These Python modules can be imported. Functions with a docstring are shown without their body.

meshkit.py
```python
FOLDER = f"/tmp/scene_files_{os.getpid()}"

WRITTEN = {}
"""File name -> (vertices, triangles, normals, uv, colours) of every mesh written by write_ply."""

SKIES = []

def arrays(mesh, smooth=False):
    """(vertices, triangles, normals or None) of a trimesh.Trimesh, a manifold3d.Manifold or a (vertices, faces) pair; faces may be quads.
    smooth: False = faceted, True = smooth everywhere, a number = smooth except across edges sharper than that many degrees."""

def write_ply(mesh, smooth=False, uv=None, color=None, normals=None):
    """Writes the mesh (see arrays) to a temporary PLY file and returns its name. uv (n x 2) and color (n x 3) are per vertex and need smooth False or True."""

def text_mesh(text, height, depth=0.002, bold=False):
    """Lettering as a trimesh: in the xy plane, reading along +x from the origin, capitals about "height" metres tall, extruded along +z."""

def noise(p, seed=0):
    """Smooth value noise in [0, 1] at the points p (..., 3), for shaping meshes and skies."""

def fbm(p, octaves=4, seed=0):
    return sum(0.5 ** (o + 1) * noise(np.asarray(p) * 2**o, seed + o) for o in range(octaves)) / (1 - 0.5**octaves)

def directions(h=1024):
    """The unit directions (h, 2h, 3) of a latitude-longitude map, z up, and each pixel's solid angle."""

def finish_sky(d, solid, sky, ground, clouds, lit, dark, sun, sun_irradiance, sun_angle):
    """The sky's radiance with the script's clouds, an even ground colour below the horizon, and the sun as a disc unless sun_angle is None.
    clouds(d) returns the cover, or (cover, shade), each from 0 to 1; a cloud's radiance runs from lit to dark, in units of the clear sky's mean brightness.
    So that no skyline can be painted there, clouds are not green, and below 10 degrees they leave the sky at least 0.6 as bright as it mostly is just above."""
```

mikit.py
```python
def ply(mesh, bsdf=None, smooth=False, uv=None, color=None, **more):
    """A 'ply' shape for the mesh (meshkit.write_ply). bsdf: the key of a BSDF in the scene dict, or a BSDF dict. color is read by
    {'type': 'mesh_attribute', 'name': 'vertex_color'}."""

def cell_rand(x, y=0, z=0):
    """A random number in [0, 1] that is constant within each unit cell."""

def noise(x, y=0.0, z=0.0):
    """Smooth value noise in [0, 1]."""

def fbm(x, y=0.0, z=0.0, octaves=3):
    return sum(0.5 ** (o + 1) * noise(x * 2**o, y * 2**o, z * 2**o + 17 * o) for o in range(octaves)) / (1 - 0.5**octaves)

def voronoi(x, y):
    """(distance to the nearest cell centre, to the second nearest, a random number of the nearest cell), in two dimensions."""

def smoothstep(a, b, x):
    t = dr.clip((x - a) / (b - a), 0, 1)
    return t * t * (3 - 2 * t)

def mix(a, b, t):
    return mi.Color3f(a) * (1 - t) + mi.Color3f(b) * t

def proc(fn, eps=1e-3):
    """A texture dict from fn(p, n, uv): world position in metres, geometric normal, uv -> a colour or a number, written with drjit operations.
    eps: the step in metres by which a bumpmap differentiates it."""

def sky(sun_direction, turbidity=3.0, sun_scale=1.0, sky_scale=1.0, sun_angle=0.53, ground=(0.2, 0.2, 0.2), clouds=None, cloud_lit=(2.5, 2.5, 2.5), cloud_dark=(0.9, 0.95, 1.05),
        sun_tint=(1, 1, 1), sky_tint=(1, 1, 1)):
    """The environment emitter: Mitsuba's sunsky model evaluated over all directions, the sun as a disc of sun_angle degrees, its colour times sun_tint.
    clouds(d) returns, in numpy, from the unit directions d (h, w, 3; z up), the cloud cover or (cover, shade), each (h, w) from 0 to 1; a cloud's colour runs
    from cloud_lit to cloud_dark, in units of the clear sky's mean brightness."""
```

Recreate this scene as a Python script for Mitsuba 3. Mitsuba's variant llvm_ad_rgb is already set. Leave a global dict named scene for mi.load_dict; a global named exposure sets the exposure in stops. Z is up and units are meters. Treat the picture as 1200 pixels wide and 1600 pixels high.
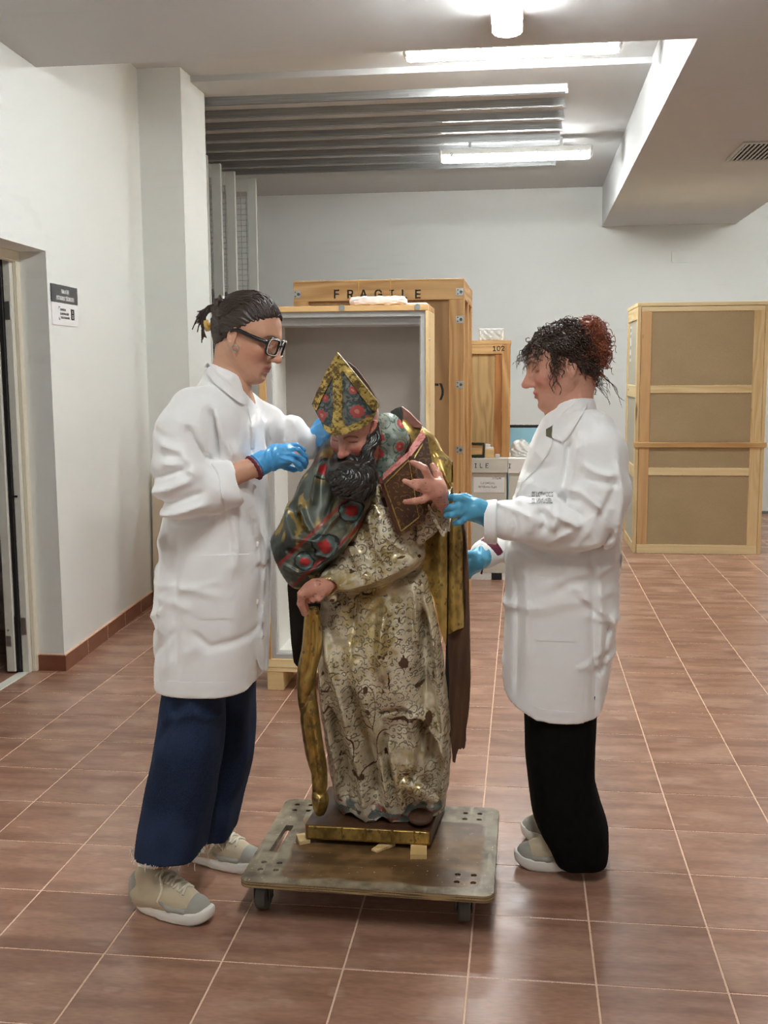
import math, random, numpy as np, trimesh, manifold3d as m3, mitsuba as mi, drjit as dr, mikit, meshkit
from mikit import noise, fbm, smoothstep, mix, cell_rand
from shapely.geometry import Polygon, Point, box as sbox
random.seed(7); rng = np.random.default_rng(7)
T4 = mi.ScalarTransform4f
scene, labels = {}, {}

# ------------------------------------------------------------------ camera, exposure
TILE = 0.32
FOC, PITCH, YAW, ROLL = 1702.28, 0.130060, 0.127014, -0.0070012
EYE = np.array([0.0, 0.0, 1.526])
_r = np.array([math.cos(YAW), math.sin(YAW), 0.0])
FWD = np.array([-math.sin(YAW) * math.cos(PITCH), math.cos(YAW) * math.cos(PITCH), -math.sin(PITCH)])
_u = np.cross(_r, FWD)
RIGHT = math.cos(ROLL) * _r + math.sin(ROLL) * _u
UP = -math.sin(ROLL) * _r + math.cos(ROLL) * _u
scene['camera'] = {'type': 'perspective', 'fov': math.degrees(2 * math.atan(600 / FOC)), 'fov_axis': 'x', 'near_clip': 0.05, 'far_clip': 60.0,
                   'to_world': T4().look_at(origin=EYE.tolist(), target=(EYE + FWD).tolist(), up=UP.tolist())}
exposure = 2.28
LAMP = 17.0            # radiance of the fluorescent diffusers
LAMP_TINT = (0.97, 1.0, 0.985)


def at(px, py, Y):
    """The point of the place seen at pixel (px, py) of the photograph at distance y = Y."""
    d = FWD + (px - 600) / FOC * RIGHT - (py - 800) / FOC * UP
    return EYE + d * (Y / d[1])


def floor_at(px, py, z=0.0):
    d = FWD + (px - 600) / FOC * RIGHT - (py - 800) / FOC * UP
    return EYE + d * ((z - EYE[2]) / d[2])


def lin(*c):
    c = np.array(c, float) / 255
    return [float(v) for v in np.where(c <= 0.04045, c / 12.92, ((c + 0.055) / 1.055) ** 2.4)]


# ------------------------------------------------------------------ helpers: names, meshes
def unique(key):
    if key not in scene and key not in labels:
        return key
    k = 1
    while f'{key}_{k:03d}' in scene or f'{key}_{k:03d}' in labels:
        k += 1
    return f'{key}_{k:03d}'


def obj(name, mesh, bsdf, parent=None, smooth=False, label=None, cat=None, group=None, kind=None, color=None, **more):
    key = unique(f'{parent}__{name}' if parent else name)
    scene[key] = mikit.ply(mesh, bsdf, smooth=smooth, color=color, **more) if not (isinstance(mesh, dict)) else {**mesh, **more}
    tag(key, label, cat, group, kind)
    return key


def tag(key, label=None, cat=None, group=None, kind=None):
    d = {k: v for k, v in dict(label=label, category=cat, group=group, kind=kind).items() if v}
    if d:
        labels[key] = {**labels.get(key, {}), **d}


def thing(name, label=None, cat=None, group=None, kind=None):
    key = unique(name)
    labels[key] = {}
    tag(key, label, cat, group, kind)
    return key


def cat_(ms):
    return trimesh.util.concatenate(ms)


def bx(x0, x1, y0, y1, z0, z1, b=0.0):
    lo, hi = np.minimum([x0, y0, z0], [x1, y1, z1]), np.maximum([x0, y0, z0], [x1, y1, z1])
    if b <= 0:
        m = trimesh.creation.box(extents=hi - lo)
        m.apply_translation((lo + hi) / 2)
        return m
    b = min(b, 0.45 * (hi - lo).min())
    pts = []
    for sx in (0, 1):
        for sy in (0, 1):
            for sz in (0, 1):
                c = np.where([sx, sy, sz], hi, lo)
                s = np.where([sx, sy, sz], -1, 1) * b
                for k in range(3):
                    v = c + s
                    v[k] = c[k]
                    pts.append(v)
    return trimesh.convex.convex_hull(np.array(pts))


def xform(mesh, R=None, t=(0, 0, 0)):
    m = mesh.copy()
    M = np.eye(4)
    if R is not None:
        M[:3, :3] = R
    M[:3, 3] = t
    m.apply_transform(M)
    return m


def rot(axis, deg):
    return trimesh.transformations.rotation_matrix(math.radians(deg), axis)[:3, :3]


def prism(poly, z0, z1):
    p = poly if isinstance(poly, Polygon) else Polygon(poly)
    m = trimesh.creation.extrude_polygon(p, z1 - z0, engine='earcut')
    m.apply_translation([0, 0, z0])
    return m


def tube(pts, rad, sides=8, caps=True):
    p = np.asarray(pts, float)
    r = np.broadcast_to(np.asarray(rad, float), (len(p),))
    t = np.gradient(p, axis=0)
    t /= np.linalg.norm(t, axis=1, keepdims=True) + 1e-12
    a = np.zeros_like(p)
    ref = np.array([0, 0, 1.0]) if abs(t[0, 2]) < 0.9 else np.array([1.0, 0, 0])
    for i in range(len(p)):
        v = ref - t[i] * (ref @ t[i])
        v /= np.linalg.norm(v) + 1e-12
        a[i] = ref = v
    b = np.cross(t, a)
    ang = np.arange(sides) * 2 * np.pi / sides
    v = (p[:, None] + r[:, None, None] * (np.cos(ang)[None, :, None] * a[:, None] + np.sin(ang)[None, :, None] * b[:, None])).reshape(-1, 3)
    i, j = np.meshgrid(np.arange(len(p) - 1), np.arange(sides), indexing='ij')
    q = np.stack([i * sides + j, i * sides + (j + 1) % sides, (i + 1) * sides + (j + 1) % sides, (i + 1) * sides + j], -1).reshape(-1, 4)
    f = np.vstack([q[:, [0, 1, 2]], q[:, [0, 2, 3]]])
    if caps:
        n = len(v)
        v = np.vstack([v, p[0], p[-1]])
        k = np.arange(sides)
        f = np.vstack([f, np.stack([k * 0 + n, (k + 1) % sides, k], 1), np.stack([k * 0 + n + 1, (len(p) - 1) * sides + k, (len(p) - 1) * sides + (k + 1) % sides], 1)])
    return trimesh.Trimesh(v, f, process=False)


def curve(ctrl, n=24):
    """Catmull-Rom through control points."""
    c = np.asarray(ctrl, float)
    c = np.vstack([2 * c[0] - c[1], c, 2 * c[-1] - c[-2]])
    out = []
    m = len(c) - 3
    for u in np.linspace(0, m - 1e-9, n):
        i = int(u)
        t = u - i
        p0, p1, p2, p3 = c[i:i + 4]
        out.append(0.5 * (2 * p1 + (p2 - p0) * t + (2 * p0 - 5 * p1 + 4 * p2 - p3) * t * t + (3 * p1 - p0 - 3 * p2 + p3) * t ** 3))
    return np.array(out)


def cyl(p0, p1, r, sides=16, r1=None):
    return tube([p0, p1], [r, r if r1 is None else r1], sides)


def lettering(text, height, origin, xdir, updir, depth=0.0012, bold=True, width=None):
    m = meshkit.text_mesh(text, height, depth, bold)
    b = m.bounds
    m.apply_translation([-(b[0][0] + b[1][0]) / 2, -(b[0][1] + b[1][1]) / 2, 0])
    if width:
        m.vertices[:, 0] *= width / (b[1][0] - b[0][0])
    X, Yv = np.array(xdir, float), np.array(updir, float)
    return xform(m, np.stack([X, Yv, np.cross(X, Yv)], 1), origin)


# ------------------------------------------------------------------ helpers: implicit surfaces on rectilinear grids
class Field:
    def __init__(self, lo, hi, h, fine=None):
        """fine: list per axis of (a, b, hf) ranges that are sampled more finely."""
        self.ax = []
        for k in range(3):
            if fine and fine[k]:
                a, b, hf = fine[k]
                s = np.concatenate([np.arange(lo[k], a, h), np.arange(a, b, hf), np.arange(b, hi[k] + h, h)])
            else:
                s = np.arange(lo[k], hi[k] + h, h)
            self.ax.append(s)
        self.D = np.full([len(a) for a in self.ax], 10.0, np.float32)

    def region(self, lo, hi):
        return tuple(slice(max(0, np.searchsorted(a, l) - 1), np.searchsorted(a, h) + 1) for a, l, h in zip(self.ax, lo, hi))

    def put(self, fn, lo, hi, k=0.0, op='add', pad=0.03):
        s = self.region(np.array(lo) - pad - k, np.array(hi) + pad + k)
        if any(x.stop - x.start <= 0 for x in s):
            return self
        X, Y, Z = (self.ax[i][s[i]].astype(np.float32).reshape([-1 if j == i else 1 for j in range(3)]) for i in range(3))
        d = np.broadcast_to(fn(X, Y, Z), self.D[s].shape).astype(np.float32)
        a = self.D[s]
        if op == 'add':
            self.D[s] = smin(a, d, k)
        elif op == 'cut':
            self.D[s] = -smin(-a, d, k)
        elif op == 'and':
            self.D[s] = -smin(-a, -d, k)
        elif op == 'shift':
            self.D[s] = a + d
        return self

    def ball(self, c, r, k=0.0, op='add'):
        c = np.asarray(c, float)
        return self.put(lambda X, Y, Z: np.sqrt((X - c[0]) ** 2 + (Y - c[1]) ** 2 + (Z - c[2]) ** 2) - r, c - r, c + r, k, op)

    def ell(self, c, r, k=0.0, R=None, op='add'):
        c, r = np.asarray(c, float), np.asarray(r, float)
        R = np.eye(3) if R is None else np.asarray(R)

        def fn(X, Y, Z):
            dx, dy, dz = X - c[0], Y - c[1], Z - c[2]
            q = [R[0, i] * dx + R[1, i] * dy + R[2, i] * dz for i in range(3)]
            k0 = np.sqrt(sum((q[i] / r[i]) ** 2 for i in range(3)))
            k1 = np.sqrt(sum((q[i] / r[i] ** 2) ** 2 for i in range(3))) + 1e-9
            return k0 * (k0 - 1) / k1
        e = np.sqrt(((R * r) ** 2).sum(1))
        return self.put(fn, c - e, c + e, k, op)

    def cone(self, a, b, ra, rb=None, k=0.0, op='add', squash=None):
        """Round cone from a to b. squash: (direction, factor): thinner along that direction."""
        rb = ra if rb is None else rb
        a, b = np.asarray(a, float), np.asarray(b, float)
        ab = b - a
        L2 = ab @ ab + 1e-12

        def fn(X, Y, Z):
            px, py, pz = X - a[0], Y - a[1], Z - a[2]
            t = np.clip((px * ab[0] + py * ab[1] + pz * ab[2]) / L2, 0, 1)
            qx, qy, qz = px - t * ab[0], py - t * ab[1], pz - t * ab[2]
            d2 = qx * qx + qy * qy + qz * qz
            if squash is not None:
                n, s = squash
                w = qx * n[0] + qy * n[1] + qz * n[2]
                d2 = d2 + w * w * (1 / s ** 2 - 1)
            return np.sqrt(d2) - (ra + (rb - ra) * t)
        m = max(ra, rb)
        return self.put(fn, np.minimum(a, b) - m, np.maximum(a, b) + m, k, op)

    def chain(self, pts, rad, k=0.01, op='add', squash=None, k0=None):
        for i in range(len(pts) - 1):
            self.cone(pts[i], pts[i + 1], rad[i], rad[i + 1], k if (i or k0 is None) else k0, op, squash)
        return self

    def loft(self, rows, k=0.0, op='add', p=2.3, cap=0.01):
        """rows: (z, x0, x1, y0, y1) sorted by z: superelliptic sections of the body between z0 and z1."""
        rows = np.array(sorted(rows), float)
        from scipy.interpolate import PchipInterpolator
        f = PchipInterpolator(rows[:, 0], rows[:, 1:])
        z0, z1 = rows[0, 0], rows[-1, 0]

        def fn(X, Y, Z):
            q = f(np.clip(Z.ravel(), z0, z1)).reshape(*Z.shape, 4)
            cx, rx = (q[..., 0] + q[..., 1]) / 2, np.maximum((q[..., 1] - q[..., 0]) / 2, 1e-3)
            cy, ry = (q[..., 2] + q[..., 3]) / 2, np.maximum((q[..., 3] - q[..., 2]) / 2, 1e-3)
            u, v = np.abs(X - cx) / rx, np.abs(Y - cy) / ry
            d = ((u ** p + v ** p) ** (1 / p) - 1) * np.minimum(rx, ry)
            e = np.maximum(Z - z1, z0 - Z)
            return np.where(e > -cap, np.maximum(d, e) if cap <= 0 else -smin(-d, -e, cap), d)
        lo = [rows[:, 1].min(), rows[:, 3].min(), z0]
        hi = [rows[:, 2].max(), rows[:, 4].max(), z1]
        return self.put(fn, lo, hi, k, op)

    def wave(self, fn, lo=None, hi=None):
        """Adds fn(X, Y, Z) (metres, positive = inwards) to the field near its surface."""
        s = self.region(lo, hi) if lo is not None else (slice(None),) * 3
        near = np.abs(self.D[s]) < 0.06
        i = np.nonzero(near)
        x, y, z = (self.ax[j][s[j]][i[j]] for j in range(3))
        d = np.array(self.D[s])
        d[i] += fn(x, y, z).astype(np.float32)
        self.D[s] = d
        return self

    def stroke(self, pts, h, w, ymax, sharp=False, taper=True):
        """Sculpts along a polyline seen from the front (x, z), where y < ymax: h > 0 raises a fold of half width w, h < 0 carves one."""
        P = np.asarray(pts, float)[:, [0, 2]]
        lo, hi = P.min(0) - 4 * w, P.max(0) + 4 * w
        seg = np.linalg.norm(np.diff(P, axis=0), axis=1)
        cum = np.concatenate([[0], np.cumsum(seg)])

        def fn(x, y, z):
            best, at_ = np.full(x.shape, 9.0), np.zeros(x.shape)
            for i in range(len(P) - 1):
                a, d = P[i], P[i + 1] - P[i]
                t = np.clip(((x - a[0]) * d[0] + (z - a[1]) * d[1]) / (d @ d + 1e-12), 0, 1)
                q = np.hypot(x - a[0] - t * d[0], z - a[1] - t * d[1])
                m = q < best
                best = np.where(m, q, best)
                at_ = np.where(m, (cum[i] + t * seg[i]) / cum[-1], at_)
            prof = np.exp(.45 - np.sqrt(best ** 2 + (.45 * w) ** 2) / w) if sharp else np.exp(-(best / w) ** 2)
            if taper:
                prof = prof * np.clip(np.minimum(at_, 1 - at_) * 6 + .25, 0, 1)
            return -h * prof * np.clip((ymax - y) / .03, 0, 1)
        return self.wave(fn, [lo[0], -9, lo[1]], [hi[0], ymax, hi[1]])

    def mesh(self, smooth=2, largest=True):
        v, f = surface_nets(self.D, self.ax)
        m = trimesh.Trimesh(v, f, process=False)
        if smooth:
            m = trimesh.Trimesh(relax(v, f, smooth), f, process=False)
        if largest:
            lab = trimesh.graph.connected_component_labels(m.edges, node_count=len(m.vertices))
            if lab.max() > 0:
                big = np.bincount(lab).argmax()
                keep = lab[m.faces[:, 0]] == big
                m = trimesh.Trimesh(m.vertices, m.faces[keep], process=False)
                m.remove_unreferenced_vertices()
        return m


def relax(v, f, n, lam=0.5, mu=-0.52):
    from scipy.sparse import coo_matrix
    i = np.concatenate([f[:, 0], f[:, 1], f[:, 2], f[:, 1], f[:, 2], f[:, 0]])
    j = np.concatenate([f[:, 1], f[:, 2], f[:, 0], f[:, 0], f[:, 1], f[:, 2]])
    A = coo_matrix((np.ones(len(i)), (i, j)), shape=(len(v),) * 2).tocsr()
    A.data[:] = 1
    w = 1 / np.maximum(np.asarray(A.sum(1)).ravel(), 1)
    for _ in range(n):
        for s in (lam, mu):
            v = v + s * (A @ v * w[:, None] - v)
    return v


def smin(a, b, k):
    if k <= 0:
        return np.minimum(a, b)
    h = np.maximum(k - np.abs(a - b), 0) / k
    return np.minimum(a, b) - h * h * k * 0.25


def surface_nets(D, ax):
    ins = D < 0
    nx, ny, nz = D.shape
    c = np.zeros((nx - 1, ny - 1, nz - 1), np.uint8)
    for i in (0, 1):
        for j in (0, 1):
            for k in (0, 1):
                c += ins[i:nx - 1 + i, j:ny - 1 + j, k:nz - 1 + k]
    I, J, K = np.nonzero((c > 0) & (c < 8))
    acc, cnt = np.zeros((len(I), 3)), np.zeros(len(I))
    for axis in range(3):
        o1, o2 = [a for a in range(3) if a != axis]
        for u in (0, 1):
            for w in (0, 1):
                A = [I.copy(), J.copy(), K.copy()]
                A[o1] = A[o1] + u
                A[o2] = A[o2] + w
                B = [x.copy() for x in A]
                B[axis] = B[axis] + 1
                d0, d1 = D[tuple(A)].astype(float), D[tuple(B)].astype(float)
                m = (d0 < 0) != (d1 < 0)
                t = np.where(m, d0 / np.where(m, d0 - d1, 1), 0)
                for a in range(3):
                    p0, p1 = ax[a][A[a]], ax[a][B[a]]
                    acc[:, a] += np.where(m, p0 + (p1 - p0) * t, 0)
                cnt += m
    v = acc / cnt[:, None]
    idx = np.full(c.shape, -1, np.int64)
    idx[I, J, K] = np.arange(len(I))
    faces = []
    for axis in range(3):
        o1, o2 = (axis + 1) % 3, (axis + 2) % 3
        s0, s1 = [slice(None)] * 3, [slice(None)] * 3
        s0[axis], s1[axis] = slice(0, -1), slice(1, None)
        for o in (o1, o2):
            s0[o] = s1[o] = slice(1, -1)
        a, b = ins[tuple(s0)], ins[tuple(s1)]
        for up in (True, False):
            e = np.array(np.nonzero(a & ~b if up else ~a & b))
            e[o1] += 1
            e[o2] += 1
            q = []
            for du, dw in ((-1, -1), (0, -1), (0, 0), (-1, 0)):
                g = [x.copy() for x in e]
                g[o1] = g[o1] + du
                g[o2] = g[o2] + dw
                q.append(idx[tuple(g)])
            q = np.stack(q, 1)
            if not up:
                q = q[:, ::-1]
            faces.append(q)
    q = np.vstack(faces)
    q = q[(q >= 0).all(1)]
    return v, np.vstack([q[:, [0, 1, 2]], q[:, [0, 2, 3]]])
# ------------------------------------------------------------------ materials
def principled(name, color, rough=0.6, metal=0.0, spec=0.5, bump=None, bump_eps=1e-3, two=True, **more):
    def slot(x):
        if callable(x):
            return mikit.proc(x)
        return {'type': 'rgb', 'value': x} if isinstance(x, (list, tuple)) else x
    b = {'type': 'principled', 'base_color': slot(color), 'roughness': slot(rough), 'metallic': slot(metal), 'specular': spec, **{k: slot(v) for k, v in more.items()}}
    if bump is not None:
        b = {'type': 'bumpmap', 'arbitrary': mikit.proc(bump, bump_eps), 'scale': 1.0, 'bsdf': b}
    scene[name] = {'type': 'twosided', 'bsdf': b} if two else b
    return name


def wood(name, light, dark, axis, scale=1.0, rough=0.55, knots=True):
    """Sawn softwood: rings stretched along an axis."""
    a = 'xyz'.index(axis)
    L, K = lin(*light), lin(*dark)

    def fn(p, n, uv):
        q = [p.x, p.y, p.z]
        u, v, w = q[a], q[(a + 1) % 3], q[(a + 2) % 3]
        g = fbm(u * 1.2 * scale, v * 9 * scale, w * 9 * scale, 3)
        rings = 0.5 + 0.5 * dr.sin((g * 3.2 + v * 9 * scale + w * 8 * scale) * 9)
        fine = noise(u * 9, v * 260, w * 260)
        t = 0.8 * rings * smoothstep(0.15, 0.75, noise(u * 0.8 + 3, v * 5, w * 5)) + 0.22 * fine + 0.25 * fbm(u * 2, v * 4, w * 4)
        c = mix(L, K, dr.clip(t, 0, 1))
        if knots:
            k = noise(u * 5 + 9.1, v * 24, w * 24)
            c = mix(c, lin(90, 55, 30), smoothstep(0.93, 0.98, k) * 0.8)
        return c
    return principled(name, fn, rough, spec=0.35)


def plain(name, rgb, var=0.04, rough=0.7, scale=6.0, **more):
    C = lin(*rgb)
    return principled(name, lambda p, n, uv: mi.Color3f(C) * (1 - var + 2 * var * fbm(p.x * scale, p.y * scale, p.z * scale, 3)), rough, **more)


def wall_fn(C):
    def fn(p, n, uv):
        m = fbm(p.x * 1.7, p.y * 1.7, p.z * 1.7, 3)
        scuff = smoothstep(0.70, 0.80, noise(p.x * 3 + 2, p.y * 9, p.z * 22)) * smoothstep(0.55, 0.7, noise(p.x * 1.5, p.y * 1.2, p.z * 1.1 + 4))
        return mi.Color3f(C) * (0.97 + 0.05 * m) * (1 - 0.03 * scuff)
    return fn


plaster_bump = lambda p, n, uv: 0.0004 * fbm(p.x * 90, p.y * 90, p.z * 90, 2)
principled('wall_paint', wall_fn(lin(229, 232, 229)), 0.5, spec=0.3, bump=plaster_bump)
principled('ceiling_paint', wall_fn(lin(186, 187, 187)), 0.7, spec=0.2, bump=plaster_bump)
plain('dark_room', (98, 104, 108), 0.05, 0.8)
plain('white_lacquer', (226, 226, 216), 0.02, 0.4)
plain('cream_lacquer', (228, 222, 204), 0.02, 0.4)
plain('black_rubber', (18, 18, 19), 0.1, 0.6)
plain('rack_paint', (208, 210, 204), 0.03, 0.45)
plain('wire_grey', (168, 170, 166), 0.03, 0.5)
plain('white_plastic', (236, 236, 232), 0.02, 0.4)
plain('grey_plastic', (120, 122, 122), 0.05, 0.5)
plain('ink_black', (26, 24, 22), 0.15, 0.7)
plain('sign_dark', (62, 62, 64), 0.05, 0.45)
plain('sign_white', (232, 233, 234), 0.01, 0.4)
principled('galvanised', lambda p, n, uv: mi.Color3f(lin(190, 192, 190)) * (0.75 + 0.4 * fbm(p.x * 60, p.y * 60, p.z * 60, 2)), 0.36, 0.9)
principled('rail_steel', lambda p, n, uv: mi.Color3f(lin(176, 178, 178)) * (0.62 + 0.5 * fbm(p.x * 5, p.y * 60, p.z * 120, 3)), 0.32, 0.85)
principled('dark_steel', lambda p, n, uv: mi.Color3f(lin(92, 92, 90)) * (0.7 + 0.6 * fbm(p.x * 80, p.y * 80, p.z * 80, 2)), 0.45, 0.6)
principled('silver', lin(205, 200, 190), 0.2, 1.0)


def tile_fn(dark=1.0):
    A, B, Cc = lin(157, 119, 100), lin(133, 96, 79), lin(177, 143, 124)

    def fn(p, n, uv):
        i, j = dr.floor(p.x / TILE + 3.389), dr.floor(p.y / TILE - 8.087)
        rnd, rnd2 = cell_rand(i, j, 5), cell_rand(i, j, 9)
        x, y = p.x + rnd * 31, p.y + rnd2 * 17
        streak = fbm(x * 3.2, y * 21, 1.3, 4)
        cloud = fbm(x * 5.5, y * 9, 7.1, 3)
        fine = noise(x * 60, y * 210, 2.2)
        c = mix(B, A, smoothstep(0.25, 0.65, streak))
        c = mix(c, Cc, smoothstep(0.5, 0.8, cloud) * 0.6)
        dust = smoothstep(0.86, 0.95, noise(p.x * 9, p.y * 30, 4.0)) * 0.12
        c = mix(c, lin(215, 196, 180), dust)
        return c * (0.84 + 0.22 * fine + 0.08 * rnd) * dark
    return fn


principled('floor_tile', tile_fn(), lambda p, n, uv: 0.21 + 0.16 * fbm(p.x * 9, p.y * 14, 3.0, 3), spec=0.5,
           bump=lambda p, n, uv: 0.00035 * fbm(p.x * 45, p.y * 60, p.z * 45, 3), bump_eps=2e-3)
principled('skirting_tile', lambda p, n, uv: mix(lin(134, 84, 62), lin(112, 66, 48), fbm(p.x * 14, p.y * 14, p.z * 30, 3)), 0.32)
plain('grout', (214, 182, 160), 0.08, 0.85, 30)

wood('pine_x', (222, 184, 130), (186, 140, 88), 'x')
wood('pine_y', (220, 182, 130), (184, 138, 88), 'y')
wood('pine_z', (216, 176, 122), (178, 130, 80), 'z')
wood('pale_pine_x', (244, 226, 182), (224, 194, 138), 'x')
wood('pale_pine_y', (236, 218, 170), (216, 184, 128), 'y')
wood('pale_pine_z', (238, 214, 166), (216, 180, 124), 'z')
wood('ply_panel', (176, 140, 98), (146, 110, 70), 'z', 0.8, knots=False)
wood('oak_panel', (200, 168, 118), (166, 132, 86), 'z', 1.6, knots=False)
wood('raw_block', (228, 202, 150), (196, 160, 104), 'x')


def fibre(p, n, uv):
    f = noise(p.x * 260, p.y * 260, p.z * 260)
    g = fbm(p.x * 4, p.y * 4, p.z * 4, 3)
    return mi.Color3f(lin(180, 158, 124)) * (0.80 + 0.22 * f + 0.18 * g)


principled('fibreboard', fibre, 0.75, spec=0.2)
principled('fibreboard_side', lambda p, n, uv: mi.Color3f(lin(196, 190, 172)) * (0.86 + 0.14 * noise(p.x * 200, p.y * 200, p.z * 200)), 0.75, spec=0.2)
plain('foam_grey', (168, 160, 152), 0.03, 0.95, 40)
plain('lining_grey', (172, 172, 170), 0.03, 0.6)
plain('crate_white', (232, 232, 226), 0.02, 0.55)
plain('crate_grey', (206, 204, 192), 0.03, 0.6)
plain('paper_white', (238, 238, 234), 0.02, 0.7)
plain('light_blue', (150, 200, 222), 0.03, 0.6)
principled('plastic_film', lambda p, n, uv: mi.Color3f(lin(214, 214, 208)) * (0.75 + 0.4 * fbm(p.x * 22, p.y * 22, p.z * 22, 3)), 0.22,
           bump=lambda p, n, uv: 0.006 * fbm(p.x * 40, p.y * 40, p.z * 40, 3))
principled('pink_foam', lambda p, n, uv: mi.Color3f(lin(238, 226, 218)) * (0.86 + 0.2 * fbm(p.x * 50, p.y * 50, p.z * 50, 2)), 0.5)
plain('dark_green_glass', (40, 52, 42), 0.1, 0.15)
plain('string', (214, 176, 108), 0.1, 0.9)
plain('beige_board', (214, 200, 178), 0.03, 0.7)

# ------------------------------------------------------------------ the room
ZL, ZF, ZR = 2.97, 3.41, 3.372        # low ceiling, front and rear recess ceilings
YE, YB = 5.19, 11.72                  # near edge of the recess, back wall
XL0, XL1 = (-2.318, 5.0), (-2.42, 6.9)


def lx(y):                            # the left wall runs very slightly out of square
    return -2.3285 - (y - 5.24) * 0.0602


XS0, XS1 = 0.752, 0.79                # soffit's left side, near and far


def struct(name, mesh, m, label=None, parent=None, smooth=False):
    return obj(name, mesh, m, parent, smooth, label, None, None, 'structure' if parent is None else None)


fl = struct('floor', bx(-6.6, 4.6, -3.6, 12.0, -0.12, -0.0010), 'grout')
G = 0.0026
tiles_all = []
for i in range(-17, 18):
    for j in range(-20, 30):
        x0, y0 = (i - 3.389) * TILE, (j + 8.087) * TILE
        if x0 < -6.5 or x0 + TILE > 4.5 or y0 < -3.5 or y0 > 11.7:
            continue
        c = np.array([x0 + TILE / 2, y0 + TILE / 2, 0]) - EYE
        zz = c @ FWD
        px, py = 600 + FOC * (c @ RIGHT) / max(zz, 0.1), 800 - FOC * (c @ UP) / max(zz, 0.1)
        seen = zz > 0.5 and -120 < px < 1320 and py < 1760
        size = TILE * FOC / max(zz, 0.1) * TILE * FOC * 1.5 / max(zz, 0.1) ** 2
        tiles_all.append((not seen, -size, i, j, x0, y0))
tiles_all.sort()


def tile_mesh():
    return bx(G, TILE - G, G, TILE - G, -0.01, 0.0, 0.0009)


t0 = mikit.ply(tile_mesh(), 'floor_tile')
rest = []
for n_, (hid, s_, i, j, x0, y0) in enumerate(tiles_all):
    lift = 0.0004 * rng.random()
    if not hid and n_ < 298:
        obj('tile', {**t0, 'to_world': T4().translate([x0, y0, lift])}, None, 'floor')
    else:
        m = bx(x0 + G, x0 + TILE - G, y0 + G, y0 + TILE - G, -0.01, 0.0)
        rest.append(m)
obj('far_tiles', cat_(rest), 'floor_tile', 'floor', kind='stuff')

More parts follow.
